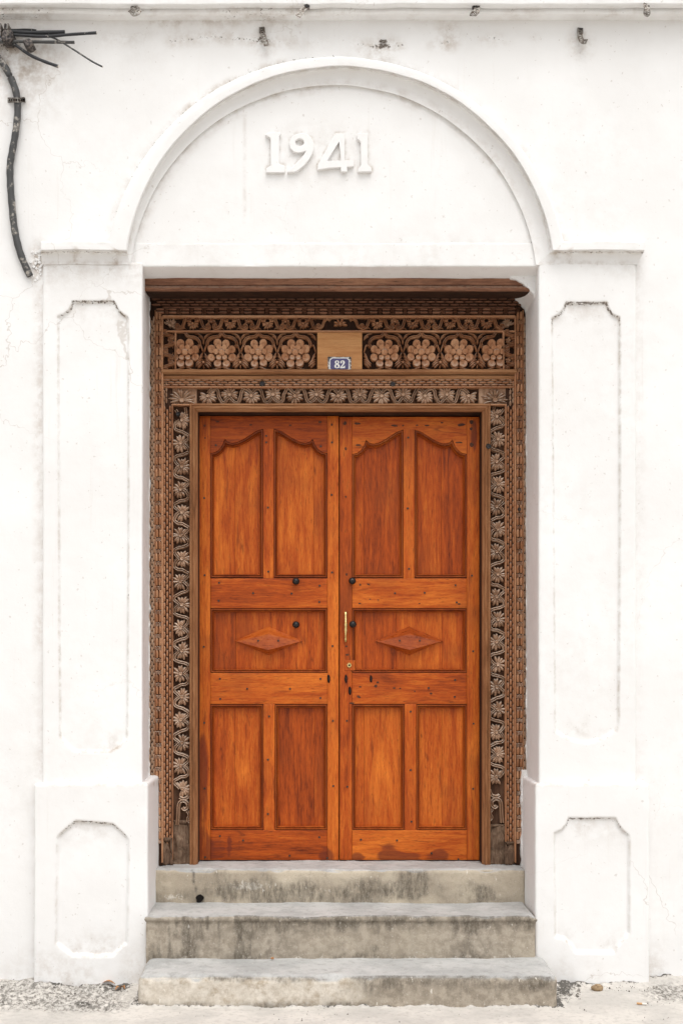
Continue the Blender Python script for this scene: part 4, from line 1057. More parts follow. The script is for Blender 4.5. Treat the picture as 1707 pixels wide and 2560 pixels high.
# plain moulding round the opening
def inner_moulding():
    y0 = -0.1; L, Rr, T, B = X(494.5, y0), X(1205, y0), Z(1028, y0), Z(BOT, y0)
    k = 1 / sc(y0)
    pf = [(20, 0.0), (20, -0.108), (18.5, -0.114), (15.5, -0.116), (13.5, -0.111), (12.8, -0.108), (11.5, -0.113), (8, -0.116), (5.5, -0.110), (4.5, -0.100), (2.5, -0.098), (0.5, -0.090), (0, -0.080)]; rebate = [(0, -0.080), (0.2, -0.078), (0.2, 0.075)]
    def corner(d, which): return {'bl': (L - d, B), 'tl': (L - d, T + d * 0.92), 'tr': (Rr + d, T + d * 0.92), 'br': (Rr + d, B)}[which]
    for a, b, mat in (('bl', 'tl', 'frame_v'), ('tl', 'tr', 'frame_h'), ('tr', 'br', 'frame_v')):
      for nm, pp in (('inner_moulding', pf), ('rebate', rebate)):
        rows = []
        for (d, y) in pp:
            p, q = Vector(corner(d * k, a)), Vector(corner(d * k, b)); r = []
            for t in np.linspace(0, 1, 60):
                c = p + (q - p) * t
                w = 0.0013 * math.sin(c.x * 13 + c.y * 17) + 0.0008 * math.sin(c.x * 41 + c.y * 37 + d)
                r.append(Vector((c.x, y + w * (1 if 0 < t < 1 else 0), c.y)))
            rows.append(r)
        MB().loft(rows).build(nm, mat if nm != 'rebate' else 'floor_shade_wood', frame, 30)  # rebate painted near-black for the shade at the door's head and sides
inner_moulding()
MB().box(X(470, 0.052), X(1230, 0.052), 0.052, 0.075, 0.44, Z(1015, 0.052)).build('dark_gap_board', 'floor_shade_wood', frame)  # full dark board added behind both leaves so their gaps stay black

# rotten feet of the jambs
def rotten(px0, px1, py0, py1, y, amp, seed):
    lo = (X(px0, y), y, Z(py1, y)); hi = (X(px1, y), 0.02, Z(py0, y))
    def disp(p, n):
        px, py = pxy(p); t = sstep(py0, py0 + (py1 - py0) * 0.6, py)
        fis = fbm(p * np.array([1, 1, 0.12]), 60, 3, seed)
        o = -amp * (1.2 - t) + 0.009 * t * fis + 0.010 * fbm(p, 20, 3, seed + 3) - 0.03 * np.clip(fis - 0.45, 0, 1)
        return o * (n[:, 1] < -0.5)
    rough_box('rotten_foot', lo, hi, 0.004, (0.0035, 0.02, 0.006), 'rotten', frame, disp)
rotten(432, 476, 2052, BOT, YV - 0.018, 0.016, 5); rotten(389, 431, 2095, BOT, YO + 0.012, 0.012, 8)
rotten(374, 390, 1975, BOT + 20, YO - 0.002, 0.012, 3)
rotten(1218, 1262, 2062, BOT, YV - 0.018, 0.016, 15); rotten(1262, 1302, 2105, BOT, YO + 0.014, 0.012, 18)
# worn big scroll above each foot
for (cx, cy, m) in ((460, 2015, 1), (1238, 2010, -1)):
    mb = MB(); double(mb, [(-16, -46), (-14, -20), (-13, 0), (-8, 11), (2, 13), (10, 6), (9, -4), (2, -8), (-3, -3)], 2.6, 4.8, 10.5)
    double(mb, [(8, -12), (14, -22), (10, -34), (16, -40)], 2.2, 4, 9)
    double(mb, [(-10, 22), (0, 18), (12, 24), (16, 36)], 2.4, 4.4, 9)
    mb.v = [p / sV for p in mb.v]; me = mb.mesh('carved_scroll', 50); me.materials.append(M['carved_grey'])
    place('carved_scroll', me, None, frame, P(cx, cy, YV), scale=(m, 1, 1))
# nail heads and a pale wooden wedge on the frame
for (px, py, y, r) in ((656, 961, YI, 7.5), (981, 962, YI, 7), (1219, 1117, YI, 8), (446, 1036, YI, 6), (1296, 1274, YO, 5)):
    k = 1 / sc(y); c = P(px, py, y)
    MB().dome((c.x, c.z), r * k, 0.018, 12, y=y).build('nail_head', 'iron', frame)
wbox('wedge', 1306, 1319, 746, 756, YO - 0.02, YO + 0.01, 'blank', frame, 0.001)

# ================================================================== THE TWO DOOR LEAVES
def offset_loop(L, d):
    n = len(L); out = []
    ar = sum(L[i - 1][0] * L[i][1] - L[i][0] * L[i - 1][1] for i in range(n)); sg = 1 if ar > 0 else -1
    for i in range(n):
        a, c, e = Vector(L[i - 1]), Vector(L[i]), Vector(L[(i + 1) % n])
        t1 = (c - a).normalized(); t2 = (e - c).normalized()
        n1 = Vector((-t1.y, t1.x)) * sg; n2 = Vector((-t2.y, t2.x)) * sg
        b = n1 + n2; b = b.normalized() if b.length > 1e-6 else n1
        out.append(c + b * (d / max(0.45, b.dot(n1))))
    return out
TH = 0.045
def ogee_top(x0, x1, rise_right):
    """points of the shaped top edge from outer stile to muntin, left to right"""
    w = abs(x1 - x0)
    S = [(0, 1133), (0.09, 1131), (0.17, 1124), (0.235, 1112), (0.265, 1100), (0.28, 1098), (0.33, 1105), (0.42, 1108), (0.52, 1105), (0.63, 1098), (0.75, 1088), (0.87, 1078), (1.0, 1072)]
    if rise_right: return [(x0 + w * u, v) for u, v in S]
    return [(x1 - w * u, v) for u, v in S][::-1]
def pm(pts, y=0.0): return [(X(a, y), Z(b, y)) for a, b in pts]
def stain_spots(spots):
    def f(p, n):
        px, py = pxy(p); s = np.zeros(len(p))
        for (cx, cy, rx, ry, a) in spots: s = s + a * np.clip(1.6 * blob(px, py, cx, cy, rx, ry), 0, 1)
        return dict(stain=np.clip(s, 0, 1))
    return f
def leaf(name, xL, xR, s1, m0, m1, s2, p_seams, label, dy, lower_m=None, stains=()):
    root = empty(name, P((xL + xR) / 2, 2150, 0)); tag(root, label, 'door')
    st = stain_spots(stains); cell = 0.012
    def piece(nm, a, b, c, d, mat, y0=0.0, at=st, cl=cell): return wbox(nm, a, b, c, d, y0, TH, mat, root, 0.0014, cl, at)
    g = 0.25
    piece('stile', xL, s1 - g, 1040 + dy, 2150, 'door_v'); piece('stile', s2 + g, xR, 1040 + dy, 2150, 'door_v')
    lm0, lm1 = lower_m or (m0, m1)
    piece('muntin', m0, m1, 1070 + dy, 1446, 'door_v', 0.0006); piece('muntin', lm0, lm1, 1760, 2076, 'door_v', 0.0006)
    piece('rail', s1 + g, s2 - g, 1446, 1520.5, 'door_h', 0.0004); piece('rail', s1 + g, s2 - g, 1682, 1760, 'door_h', 0.0004)
    piece('rail', s1 + g, s2 - g, 2075, 2150, 'door_h', 0.0004)
    # shaped top rail
    topl = [(a, b + dy) for a, b in ogee_top(s1, m0, True)]; topr = [(a, b + dy) for a, b in ogee_top(m1, s2, False)]
    out = [(s1 + g, 1040 + dy), (s2 - g, 1040 + dy)] + topr[::-1] + topl[::-1]
    out = [(min(max(a, s1 + g), s2 - g), b) for a, b in out]
    MB().prism([pm(out)], 0.0004, TH, 0.001).build('rail', 'door_h', root, 30)
    # panels of planks, and their mouldings
    panels = [([(s1, 1444)] + topl + [(m0, 1444)], s1, m0, 1066, 1448), ([(m1, 1444)] + topr + [(s2, 1444)], m1, s2, 1066, 1448),
              ([(s1, 1682), (s1, 1521), (s2, 1521), (s2, 1682)], s1, s2, 1517, 1686),
              ([(s1, 2075), (s1, 1761), (lm0, 1761), (lm0, 2075)], s1, lm0, 1757, 2079), ([(lm1, 2075), (lm1, 1761), (s2, 1761), (s2, 2075)], lm1, s2, 1757, 2079)]
    for (loop, a, b, c, d), seams in zip(panels, p_seams):
        xs = [a - 3] + list(seams) + [b + 3]
        for u, w in zip(xs[:-1], xs[1:]):
            wbox('plank', u + 0.15, w - 0.15, c + dy, d, 0.0250 + random.uniform(0, 0.0008), 0.040, 'door_v', root, 0.0009, 0.03)
        L = pm(loop); rows = []
        for (dd, yy) in ((-0.0006, 0.012), (0.0022, 0.012), (0.0025, 0.0020), (0.0038, -0.0024), (0.0066, -0.0024), (0.0080, 0.0020), (0.0083, 0.012), (0.0105, 0.012), (0.0110, 0.0040), (0.0128, 0.0025), (0.0150, 0.0060), (0.0160, 0.0150), (0.0164, 0.0280)):
            rows.append([Vector((q[0], yy, q[1])) for q in offset_loop(L, dd)])
        MB().loft(rows, closed_v=True).build('panel_moulding', 'door_mould', root, 40)
    return root
left = leaf('door_leaf', 496, 846.6, 526, 658, 684.5, 818.5, [[588], [784], [590, 768], [588], [786]],
            'orange-brown varnished wooden door leaf without a handle, left of the pair', 0, (659, 687),
            [(506, 1985, 26, 210, 0.9), (512, 2120, 24, 60, 0.8), (545, 2125, 40, 60, 0.75), (575, 2110, 8, 50, 0.8), (600, 2118, 6, 45, 0.7), (815, 2140, 36, 34, 1.0), (506, 1900, 16, 90, 0.5)])
right = leaf('door_leaf', 849.2, 1197.5, 880, 1008, 1035.5, 1166.5, [[910], [1103], [905, 990, 1104], [910], [1104]],
             'orange-brown varnished wooden door leaf with brass pull handle and keyhole', 2, (1011, 1040),
             [(972, 2135, 44, 46, 1.0), (1022, 2146, 60, 24, 0.9), (1098, 2140, 40, 36, 1.0), (893, 2143, 28, 22, 0.9), (1185, 1200, 18, 160, 0.55), (1184, 2000, 16, 200, 0.45), (1183, 1080, 18, 60, 0.8), (868, 1700, 14, 30, 0.6)])

def diamond(cx, cy, root):
    y = 0.0250; a, b = 84, 36; ia, ib = 16, 23; h = 0.052
    def q(u, v, yy): return P(cx + u, cy + v, y) + Vector((0, yy, 0))
    base = [q(-a, 0, 0.002), q(0, -b, 0.002), q(a, 0, 0.002), q(0, b, 0.002)]
    mid = [q(-a, 0, -0.005), q(0, -b, -0.005), q(a, 0, -0.005), q(0, b, -0.005)]
    top = [q(-a * 0.93, 2, -0.010), q(0, -ia, -h), q(a * 0.93, 2, -0.010), q(0, ib, -h)]
    mb = MB().loft([base, mid, top], closed_v=True)
    n = len(mb.v) - 4; mb.f += [(n, n + 1, n + 3), (n + 1, n + 2, n + 3)]
    o = mb.build('diamond_boss', 'boss', root, 5)
    for u in (-25, 25):
        c = q(u, 0, -h * 0.78); MB().dome((c.x, c.z), 0.0045, 0.003, 8, y=c.y).build('screw', 'screw', o)
diamond(671.5, 1602, left); diamond(1022, 1602, right)
def studs(lst, root, r, h, mat, name, y=0.0):
    me = None
    for (px, py) in lst:
        c = P(px, py, y)
        if me is None:
            mb = MB(); mb.dome((0, 0), r, h, 10); me = mb.mesh(name, 40); me.materials.append(M[mat])
        place(name, me, None, root, c, rot=(0, R(random.uniform(0, 360)), 0))
SL = [(540, 1113), (666, 1090), (666, 1106), (802, 1116), (830, 1106), (670, 1269), (829, 1237), (511, 1245), (512, 1438), (671, 1429), (830, 1431), (548, 1457), (799, 1464), (633, 1483), (729, 1484), (547, 1502), (798, 1505), (510, 1617), (831, 1615), (550, 1697), (618, 1722), (725, 1722), (801, 1697), (551, 1747), (801, 1745), (673, 1791), (511, 1807), (512, 1971), (670, 1899), (670, 2035), (832, 1802), (833, 1965), (550, 2090), (608, 2101), (798, 2093), (724, 2139), (513, 2143), (818, 2145)]
SR = [(1020, 1094), (1019, 1271), (1022, 1422), (1179, 1439), (1138, 1463), (987, 1483), (1061, 1482), (1141, 1506), (1182, 1628), (1137, 1700), (1071, 1720), (1136, 1742), (1026, 1779), (1026, 1925), (1028, 2054), (1183, 1809), (1182, 1972), (867, 1802), (868, 1967), (992, 2101), (1078, 2133), (902, 2099), (1145, 2148)]
studs(SL, left, 0.0048, 0.0034, 'screw', 'screw'); studs(SR, right, 0.0048, 0.0034, 'screw', 'screw')
def knob_mesh():
    mb = MB(); pf = [(0.004, 0.0), (0.005, -0.008), (0.010, -0.010), (0.0152, -0.015), (0.0165, -0.022), (0.0140, -0.030), (0.0080, -0.035), (0.002, -0.037)]
    mb.loft([[Vector((math.cos(2 * math.pi * i / 14) * r, y, math.sin(2 * math.pi * i / 14) * r)) for i in range(14)] for r, y in pf], closed_v=True, caps=True)
    me = mb.mesh('stud', 50); me.materials.append(M['iron']); return me
kn = knob_mesh()
for (px, py, root, y) in ((740, 1454, left, 0.0), (740, 1562, left, 0.0250), (880, 1453, right, 0.0), (881.5, 1561, right, 0.0)):
    place('stud', kn, None, root, P(px, py, y), scale=(1.04, 1, 1.0))
def fillers(lst, root):
    for (px, py, w, h, a) in lst:
        k = 1 / sc(0); c = P(px, py, 0.0002); n = 9; mb = MB()
        ring = [(math.cos(2 * math.pi * i / n) * w * k * random.uniform(0.75, 1.1), math.sin(2 * math.pi * i / n) * h * k * random.uniform(0.75, 1.1)) for i in range(n)]
        mb.prism([ring], -0.0008, 0.003, 0.0004)
        place('wood_plug', mb.mesh('wood_plug', 40), 'filler', root, c, rot=(0, R(a), 0))
fillers([(544, 1054, 5, 1.8, 0), (627, 1062, 4, 2, 0), (726, 1063, 4.5, 2, 0), (800, 1055, 4, 3.5, 0), (512, 1064, 3, 3, 0), (513, 1095, 2.5, 2, 0), (829, 1062, 2.5, 4, 0)], left)
fillers([(862, 1058, 4.5, 5.5, 0), (893, 1059, 8.5, 3.2, 0), (985, 1064, 9, 3, 8), (1007, 1064, 3, 2.5, 0), (1042, 1063, 3.5, 2.4, 0), (1067, 1064, 7, 2, 0), (1104, 1057, 4, 2, 0), (1153, 1062, 11, 4, -6), (1178, 1055, 5, 6, 0), (1177, 1072, 4, 4, 0), (1178, 1112, 6, 6, 0), (1147, 1106, 9, 2.2, 0), (895, 1113, 8, 2.6, 0), (864, 1122, 3, 5, 0), (864, 1242, 2.5, 3, 0), (866, 1436, 3, 4, 0),
         (866, 1616, 4, 2.4, 0), (868, 1637, 5, 2.6, 0), (900, 1462, 3, 3, 0), (921, 1461, 5, 2, 20), (899, 1509, 4, 2, 0), (925, 1498, 3, 1.4, 0), (945, 1500, 3, 1.4, 0), (1147, 1510, 4, 2.5, 0), (1048, 1509, 3, 1.5, 0),
         (900, 1717, 4, 2, 0), (939, 1715, 5, 4, 0), (944, 1706, 4, 3, 0), (897, 1742, 6, 3, 30), (985, 1720, 4, 2.4, 0), (1000, 1721, 2.5, 2, 0), (1036, 1728, 3, 2, 0), (880, 1758, 7, 2.4, 0), (1077, 1734, 3.5, 3, 0)], right)
# brass pull
def pull():
    c = P(863.7, 1567, 0.0); k = 1 / sc(0)
    pf = [(-38.5, 1.5), (-37, 3.2), (-34, 3.6), (-31, 3.0), (-28, 2.3), (-20, 2.6), (-12, 3.0), (-8, 3.9), (-5, 4.2), (-2, 3.7), (0.5, 3.0), (2.2, 3.4), (3.4, 3.4), (4.2, 3.0), (6, 3.7), (9, 4.0), (13, 3.3), (18, 2.6), (24, 2.2), (28.5, 1.9), (29.5, 3.2), (33, 3.4), (37, 3.0), (39.5, 1.6)]
    rows = []
    for (v, r) in pf:
        bow = 0.020 * (1 - (v / 39.5) ** 2)
        rows.append([c + Vector((math.cos(t) * r * k, -0.004 - bow + math.sin(t) * r * k * 0.9, -v * k)) for t in [2 * math.pi * i / 14 for i in range(14)]])
    MB().loft(rows, closed_v=True, caps=True).build('pull_handle', 'brass', right, 60)
pull()
wbox('lock_block', 861.5, 887, 1651, 1676, -0.0022, 0.02, 'door_v', right, 0.0012, 0.02)
lk = P(873, 1663, -0.0022)
lock = MB().dome((lk.x, lk.z), 0.0118, 0.006, 20, y=lk.y, flat=0.8).build('lock_cylinder', 'brass', right)
MB().dome((lk.x, lk.z), 0.0058, 0.0075, 12, y=lk.y).build('lock_plug', 'screw', lock)
MB().box(lk.x - 0.0010, lk.x + 0.0010, lk.y - 0.0085, lk.y - 0.004, lk.z - 0.0055, lk.z + 0.001).build('keyhole', 'hole', lock)  # black box painting the dark of the keyhole
for (px, py, w, h, root) in ((821.5, 1697, 4.5, 13, left), (864.5, 1697, 4, 13, right), (874.5, 1727, 4.6, 13, right), (927, 1697, 4, 11, right)):
    k = 1 / sc(0); c = P(px, py, 0.0); mb = MB()
    mb.dome((c.x, c.z), w * k * 0.85, 0.0009, 12, y=0.0004)
    mb.v = [Vector((p.x + 0.0016 * math.sin(p.z * 900), p.y, p.z)) for p in mb.v]
    mb.v = [Vector((p.x, p.y, c.z + (p.z - c.z) * h / w)) for p in mb.v]
    o = mb.build('lock_scar', 'hole', root)
    MB().tube([c + Vector((0.001, 0.0, h * k * 0.6)), c + Vector((0.002, -0.007, h * k * 0.35)), c + Vector((0, -0.008, -h * k * 0.3)), c + Vector((-0.001, 0.0, -h * k * 0.55))], 0.0028, 8).build('staple', 'iron', o)

# ================================================================== NUMBER PLATE
plate = empty('house_number_plate', P(849, 929, YR - 0.02)); tag(plate, 'small violet-blue enamel house number plate reading 82 above the doors', 'sign')
yp = YR - 0.0182
def zp(pts): return [(X(780 + a / 11.2, yp), Z(820 + b / 11.2, yp)) for a, b in pts]
MB().prism([zp([(440, 808), (1098, 815), (1088, 1238), (448, 1235)])], yp - 0.003, yp, 0.0008).build('plate_rim', 'rim', plate)
MB().prism([zp([(545, 832), (988, 834), (1005, 870), (1048, 892), (1040, 1160), (1010, 1176), (985, 1208), (545, 1206), (525, 1172), (485, 1155), (488, 892), (528, 866)])], yp - 0.0042, yp - 0.002, 0.0004).build('border', 'enamel_white', plate)
MB().prism([zp([(560, 858), (975, 858), (992, 888), (1024, 905), (1018, 1145), (992, 1160), (972, 1186), (560, 1184), (542, 1160), (510, 1142), (512, 905), (545, 885)])], yp - 0.0050, yp - 0.003, 0.0003).build('enamel_field', 'enamel', plate)
def ell(cx, cy, rx, ry, n=16): return [(cx + rx * math.cos(2 * math.pi * i / n), cy + ry * math.sin(2 * math.pi * i / n)) for i in range(n)]
eight = [(700, 912), (742, 925), (762, 958), (752, 992), (735, 1012), (765, 1038), (778, 1075), (762, 1112), (728, 1130), (700, 1134), (665, 1130), (632, 1112), (620, 1075), (634, 1038), (662, 1012), (642, 992), (634, 958), (656, 925)]
MB().prism([zp(eight), zp(ell(698, 965, 24, 28)), zp(ell(699, 1076, 28, 34))], yp - 0.0057, yp - 0.004, 0.0002).build('numeral', 'enamel_white', plate)
two = [(788, 985), (792, 945), (818, 920), (856, 912), (894, 925), (916, 955), (914, 995), (892, 1030), (850, 1075), (838, 1090), (888, 1090), (902, 1062), (922, 1062), (918, 1132), (778, 1132), (782, 1108), (820, 1062), (852, 1022), (866, 980), (858, 945), (840, 935), (828, 948), (838, 972), (826, 998), (804, 1002)]
MB().prism([zp(two)], yp - 0.0057, yp - 0.004, 0.0002).build('numeral', 'enamel_white', plate)
for a, b in ((478, 838), (1062, 848), (480, 1192), (1038, 1200)):
    q = zp([(a, b)])[0]; MB().dome(q, 0.0048, 0.0035, 10, y=yp - 0.003).build('screw', 'screw', plate)

# ================================================================== CABLES AND STRAPS
def cable(name, pts, r, mat, label, group=None, core=True, n=5, rs=None):
    """pts: (px, py, y)"""
    q = catmull([P(*p) for p in pts], n)
    rr = [r * (1 + 0.05 * math.sin(i * 1.7)) for i in range(len(q))]
    root = empty(name, q[0]); tag(root, label, 'cable', group)
    MB().tube(q, rr, 10).build('sheath', mat, root, 60)
    if core:
        t = (q[-1] - q[-2]).normalized()
        MB().tube([q[-1] - t * 0.002, q[-1] + t * 0.0025], r * 0.72, 10).build('cut_core', 'core', root, 40)
    return root
G = 'cut cables at the top corner'
yc = YW - 0.03
cable('cut_cable', [(-60, 84, yc), (20, 80, yc - 0.01), (80, 82, yc - 0.012), (163, 80.5, yc - 0.012)], 0.0088, 'cable', 'thick black cut cable ending in the middle of the upper bundle', G, False)
cable('cut_cable', [(-60, 86, yc), (30, 87, yc - 0.02), (110, 91, yc - 0.03), (180, 86, yc - 0.035), (242, 82, yc - 0.045)], 0.0062, 'cable', 'long black cut cable reaching farthest right in the upper bundle', G)
cable('cut_cable', [(-60, 106, yc - 0.01), (40, 104, yc - 0.02), (100, 105, yc - 0.022), (187, 106, yc - 0.02)], 0.0064, 'conduit', 'paint-smeared cut cable running level beneath the black bundle', G, False)
cable('cut_cable', [(10, 98, yc), (40, 113, yc - 0.015), (75, 137, yc - 0.03), (110, 153, yc - 0.04), (146, 166, yc - 0.05)], 0.0066, 'cable', 'short stubby black cable drooping from the bundle with pale cut end', G)
cable('cut_cable', [(110, 88, yc - 0.005), (140, 97, yc - 0.015), (180, 121, yc - 0.03), (225, 150, yc - 0.045), (243, 160, yc - 0.05), (257, 167, yc - 0.055)], 0.0036, 'conduit', 'thin grey cable slanting down below the bundle', G)
cable('cut_cable', [(-60, 76, yc + 0.01), (30, 75, yc + 0.006), (70, 74, yc + 0.006), (92, 76, yc + 0.012)], 0.0045, 'cable', 'short thin black cable lying on top of the bundle', G, False)
cable('blue_cable', [(-70, 90, yc - 0.02), (-20, 90, yc - 0.02), (8, 91, yc - 0.015)], 0.0050, 'blue', 'stub of blue cable at the frame edge of the bundle', None, False)
cl = empty('cable_clamp', P(17, 90, yc)); tag(cl, 'dark boxy clamp gripping the cable bundle', 'clamp')
MB().prism([[(X(a, yc - 0.04), Z(b, yc - 0.04)) for a, b in ((5, 80), (10, 74), (26, 73), (33, 80), (32, 98), (27, 103), (10, 102), (4, 97))]], yc - 0.045, yc + 0.02, 0.006).build('body', 'clamp', cl)
for a in (9, 28): MB().box(X(a - 1.6, yc), X(a + 1.6, yc), yc - 0.052, yc, Z(103, yc), Z(73, yc), 0.002).build('band', 'strap', cl)
MB().tube([P(14, 74, yc - 0.02), P(14.5, 60, yc - 0.02)], 0.0055, 8).build('bolt', 'clamp', cl)
cn = empty('cable_connector', P(72, 105, yc)); tag(cn, 'grey tap connector hanging from the level cable', 'connector')
MB().prism([[(X(a, yc - 0.04), Z(b, yc - 0.04)) for a, b in ((60, 101), (74, 97), (82, 103), (86, 112), (80, 118), (72, 121), (64, 118), (60, 110))]], yc - 0.05, yc, 0.006).build('body', 'clamp', cn)
MB().tube([P(73, 120, yc - 0.025), P(73.5, 127, yc - 0.025)], 0.003, 8).build('bolt', 'screw', cn)
cd = cable('cable_conduit', [(-50, 105, YW - 0.025), (-20, 128, YW - 0.022), (8, 160, YW - 0.02), (28, 195, YW - 0.02), (42, 235, YW - 0.02), (45, 280, YW - 0.02), (40, 330, YW - 0.02), (32, 375, YW - 0.019), (26, 415, YW - 0.018), (27, 465, YW - 0.018), (31, 515, YW - 0.018), (36, 565, YW - 0.018), (45, 610, YW - 0.018), (58, 650, YW - 0.017), (76, 690, YW - 0.012)],
           0.0150, 'conduit', 'thick paint-spattered conduit bending down the wall to the pilaster', None, False)
def strap_mesh(pts, w, holes=True, name='strip'):
    """a perforated metal strip along (x, y, z) points: a loft with real slots left open"""
    pts = [Vector(p) for p in pts]; mb = MB(); n = len(pts)
    th = 0.0012; hw = w / 2
    cols = [-hw, -hw * 0.45, hw * 0.45, hw]
    k = 0
    for layer in (0, 1):
        for i, p in enumerate(pts):
            t = (pts[min(i + 1, n - 1)] - pts[max(i - 1, 0)]).normalized()
            s_ = t.cross(Vector((0, -1, 0.001))); s_ = s_.normalized() if s_.length > 1e-4 else Vector((1, 0, 0))
            nn = t.cross(s_).normalized()
            for c in cols: mb.v.append(p + s_ * c + nn * (th if layer else -th))
    def vid(l, i, c): return l * n * 4 + i * 4 + c
    for i in range(n - 1):
        for c in range(3):
            if holes and c == 1 and i % 2 == 1 and 0 < i < n - 2:
                for a, b in (((i, 1), (i + 1, 1)), ((i, 2), (i + 1, 2)), ((i, 1), (i, 2)), ((i + 1, 1), (i + 1, 2))):
                    mb.f.append((vid(0, *a), vid(0, *b), vid(1, *b), vid(1, *a)))
                continue
            mb.f.append((vid(0, i, c), vid(0, i, c + 1), vid(0, i + 1, c + 1), vid(0, i + 1, c)))
            mb.f.append((vid(1, i, c), vid(1, i + 1, c), vid(1, i + 1, c + 1), vid(1, i, c + 1)))
        for c in (0, 3): mb.f.append((vid(0, i, c), vid(0, i + 1, c), vid(1, i + 1, c), vid(1, i, c)))
    for i in (0, n - 1):
        for c in range(3): mb.f.append((vid(0, i, c), vid(0, i, c + 1), vid(1, i, c + 1), vid(1, i, c)))
    return mb
def strap(label, pts, w, screw=None):
    q = catmull([P(*p) for p in pts], 4)
    root = empty('cable_strap', q[0]); tag(root, label, 'bracket', 'cut metal cable straps on the wall top')
    strap_mesh(q, w).build('strip', 'strap', root, 30)
    a = screw or pts[0]; c = P(*a)
    MB().dome((c.x, c.z), 0.0085, 0.007, 10, y=c.y + 0.003).build('nail', 'iron', root)
    MB().box(c.x - 0.012, c.x + 0.012, c.y - 0.001, c.y + 0.008, c.z - 0.012, c.z + 0.010, 0.003).build('saddle', 'clamp', root)
ys = -0.50
strap('crumpled rusty strap on the cornice above the left spandrel', [(335, 12, ys), (340, 20, ys - 0.03), (347, 28, ys - 0.045), (336, 34, ys - 0.05), (331, 28, ys - 0.03), (326, 24, ys - 0.02)], 0.024, (334, 14, ys - 0.01))
strap('straight perforated strap slanting down on the cornice, above the number 9', [(769, 10, ys - 0.01), (763, 18, ys - 0.02), (756, 26, ys - 0.028), (750, 34, ys - 0.034), (745, 41, ys - 0.04)], 0.022, (767, 15, ys - 0.02))
strap('short curled strap on the cornice above the arch right shoulder', [(1188, 13, ys), (1192, 21, ys - 0.02), (1189, 30, ys - 0.03), (1182, 36, ys - 0.03), (1181, 40, ys - 0.028)], 0.026, (1187, 15, ys - 0.01))
strap('looped wire-like strap on the cornice farthest right', [(1617, 2, ys - 0.01), (1611, 12, ys - 0.03), (1616, 20, ys - 0.04), (1620, 30, ys - 0.045), (1617, 38, ys - 0.04), (1612, 34, ys - 0.03), (1613, 24, ys - 0.02)], 0.016, (1616, 8, ys - 0.015))
strap('hanging perforated strap on the wall left of the arch crown', [(654, 68, YW - 0.004), (656, 78, YW - 0.02), (659, 90, YW - 0.026), (663, 102, YW - 0.028), (667, 114, YW - 0.032)], 0.022, (655, 74, YW - 0.008))
strap('hook-ended perforated strap on the wall right of the arch', [(1449, 70, YW - 0.004), (1449, 80, YW - 0.018), (1449, 90, YW - 0.022), (1452, 100, YW - 0.024), (1457, 104, YW - 0.028), (1466, 104, YW - 0.04)], 0.022, (1450, 75, YW - 0.008))
stp = empty('strap_stub', P(958, 104, YW)); tag(stp, 'broken rusty strap stub in chipped plaster above the arch crown', 'bracket')
strap_mesh([P(950, 101, YW - 0.004), P(957, 104, YW - 0.016), P(966, 102, YW - 0.004)], 0.012, False).build('strip', 'strap', stp)
MB().dome((X(958, YW), Z(104, YW)), 0.006, 0.008, 8, y=YW).build('nail', 'iron', stp)
# strap round the conduit
ct = empty('conduit_strap', P(42, 250, YW)); tag(ct, 'perforated metal strap holding the thick conduit to the wall', 'bracket')
pts = [P(20, 250, YW - 0.003), P(26, 250, YW - 0.006), P(31, 250, YW - 0.022), P(36, 250, YW - 0.036), P(42, 250, YW - 0.039), P(48, 250, YW - 0.036), P(54, 250, YW - 0.022), P(58, 249, YW - 0.007), P(62, 249, YW - 0.010), P(64, 253, YW - 0.016)]
mb = MB(); q = catmull(pts, 3); rows = []
for dz in (-0.0105, 0.0105): rows.append([p + Vector((0, 0, dz)) for p in q])
mb.loft(rows); rows = [[p + Vector((0, 0.002, 0)) for p in r] for r in rows]; mb.loft(rows)
mb.build('strip', 'strap', ct)
for i, p in enumerate(q[3:-3:3]):
    MB().box(p.x - 0.0035, p.x + 0.0035, p.y - 0.0015, p.y + 0.0008, p.z - 0.005, p.z + 0.005, 0.0005).build('slot', 'hole', ct)  # black plates painting the dark of open slots

# ================================================================== SMALL THINGS ON THE GROUND
def lump(name, c, r, mat, seed, flat=0.5, parent=None, n=10):
    mb = MB(); rows = []
    for i in range(1, 7):
        th = math.pi * i / 7; row = []
        for j in range(n):
            ph = 2 * math.pi * j / n; d = Vector((math.sin(th) * math.cos(ph), math.sin(th) * math.sin(ph), math.cos(th)))
            k = 1 + 0.22 * float(vnoise(np.array([tuple(d * 1.4)]), 1.0, seed)[0])
            row.append(Vector((d.x * r[0] * k, d.y * r[1] * k, d.z * r[2] * k)) + Vector(c))
        rows.append(row)
    mb.loft(rows, closed_v=True, caps=True)
    return mb.build(name, mat, parent, 70)
def onground(px, py, dz=0.0):
    y = S0 * (EZ - dz) / (py - CY) - D
    return P(px, py, y)
g0 = onground(1494, 2478)
tag(lump('stone', g0 + Vector((0, 0.01, 0.012)), (0.026, 0.022, 0.015), 'stone', 5), 'single brown stone lying in front of the right pedestal', 'stone')
cg = onground(1603, 2513); cig = empty('cigarette_butt', cg); tag(cig, 'crushed cigarette butt lying on the street', 'cigarette')
d = Vector((0.0185, -0.006, 0)); c0 = cg + Vector((0, 0, 0.006))
MB().tube([c0 - d, c0 + d * 0.1], 0.0042, 8).build('filter', 'filter', cig); MB().tube([c0 + d * 0.1, c0 + d], 0.0043, 8).build('paper', 'paper', cig)
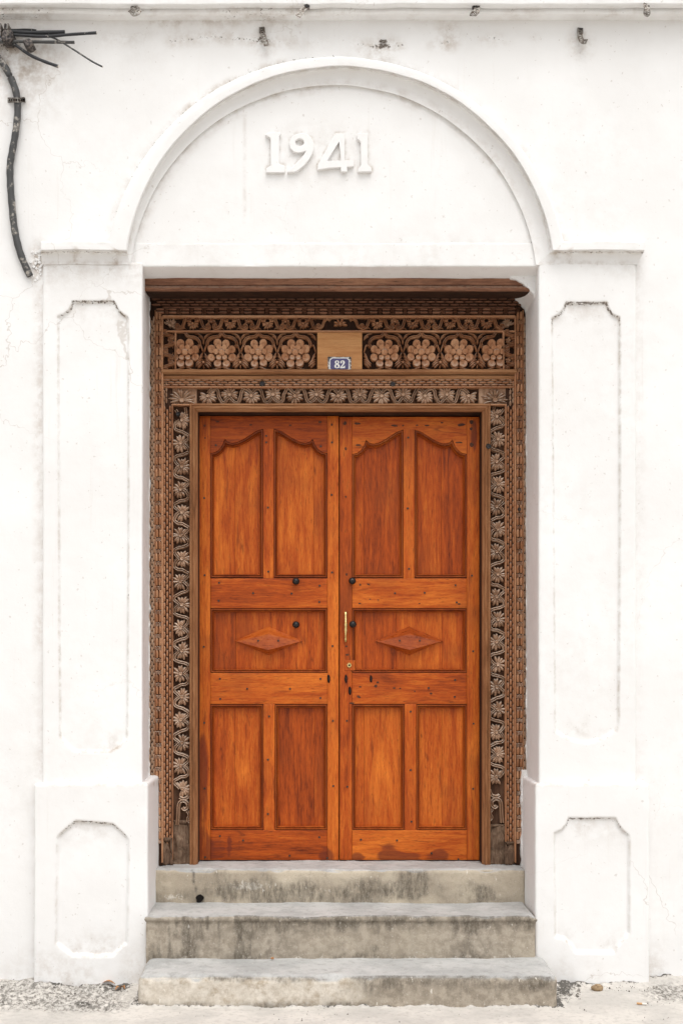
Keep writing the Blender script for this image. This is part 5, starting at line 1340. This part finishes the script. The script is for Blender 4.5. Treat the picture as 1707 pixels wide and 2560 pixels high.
def leafm(c, L, W, a, seed, label):
    rng = random.Random(seed); mb = MB(); rows = []
    for i in range(7):
        t = i / 6; w = W * math.sin(math.pi * min(0.97, t + 0.03)) ** 0.8; x = (t - 0.5) * L; z = 0.012 * math.sin(math.pi * t) + 0.004
        ca, sa = math.cos(a), math.sin(a)
        rows.append([Vector((c[0] + ca * x - sa * v * w, c[1] + sa * x + ca * v * w, c[2] + z + abs(v) * 0.25 * w)) for v in (-1, -0.4, 0, 0.4, 1)])
    mb.loft(rows); mb.loft([[p - Vector((0, 0, 0.0006)) for p in r] for r in rows])
    o = mb.build('dry_leaf', 'leaf', None, 60); tag(o, label, 'leaf', 'dry leaves by the steps')
leafm(onground(272, 2462), 0.060, 0.010, 0.15 * -1, 1, 'long rusty dry leaf at the foot of the left pedestal')
leafm(onground(296, 2476), 0.026, 0.010, 0.6, 2, 'small curled dry leaf in the hole beside the lowest step')
leafm(onground(308, 2474), 0.024, 0.009, -0.7, 3, 'dry leaf lying nearest the lowest step in the corner hole')
pl = P(681, 2398, -0.56)
o = lump('dry_leaf', pl + Vector((0, 0, 0.004)), (0.008, 0.006, 0.005), 'leaf', 4); tag(o, 'tiny rust-red leaf scrap on the lowest tread', 'leaf', 'dry leaves by the steps')
# rubble and grit, too many to count
gr = MB(); rng = random.Random(3)
def grit(px0, px1, py0, py1, n, r0, r1):
    for i in range(n):
        c = onground(rng.uniform(px0, px1), rng.uniform(py0, py1)); r = r0 + (r1 - r0) * rng.random() ** 3
        h = r * rng.uniform(0.5, 0.9); k = 6; a0 = rng.random() * 6
        ring = [Vector((c.x + math.cos(a0 + 2 * math.pi * j / k) * r * rng.uniform(0.7, 1.1), c.y + math.sin(a0 + 2 * math.pi * j / k) * r * rng.uniform(0.6, 1.0), 0.0)) for j in range(k)]
        top = [c.lerp(q, 0.55) for q in ring]
        for q in top: q.z = h * rng.uniform(0.75, 1.2) + 0.002
        gr.loft([ring, top], closed_v=True, caps=True)
grit(-10, 320, 2466, 2528, 120, 0.0012, 0.008); grit(1392, 1450, 2455, 2500, 150, 0.002, 0.010)
grit(1600, 1715, 2438, 2515, 60, 0.0012, 0.007); grit(330, 1700, 2520, 2558, 50, 0.0012, 0.0032); grit(1440, 1620, 2462, 2480, 50, 0.0015, 0.006)
ro = gr.build('rubble', 'rubble', None, 20); tag(ro, 'loose grit and crumbled cement along the wall foot', 'rubble', kind='stuff')
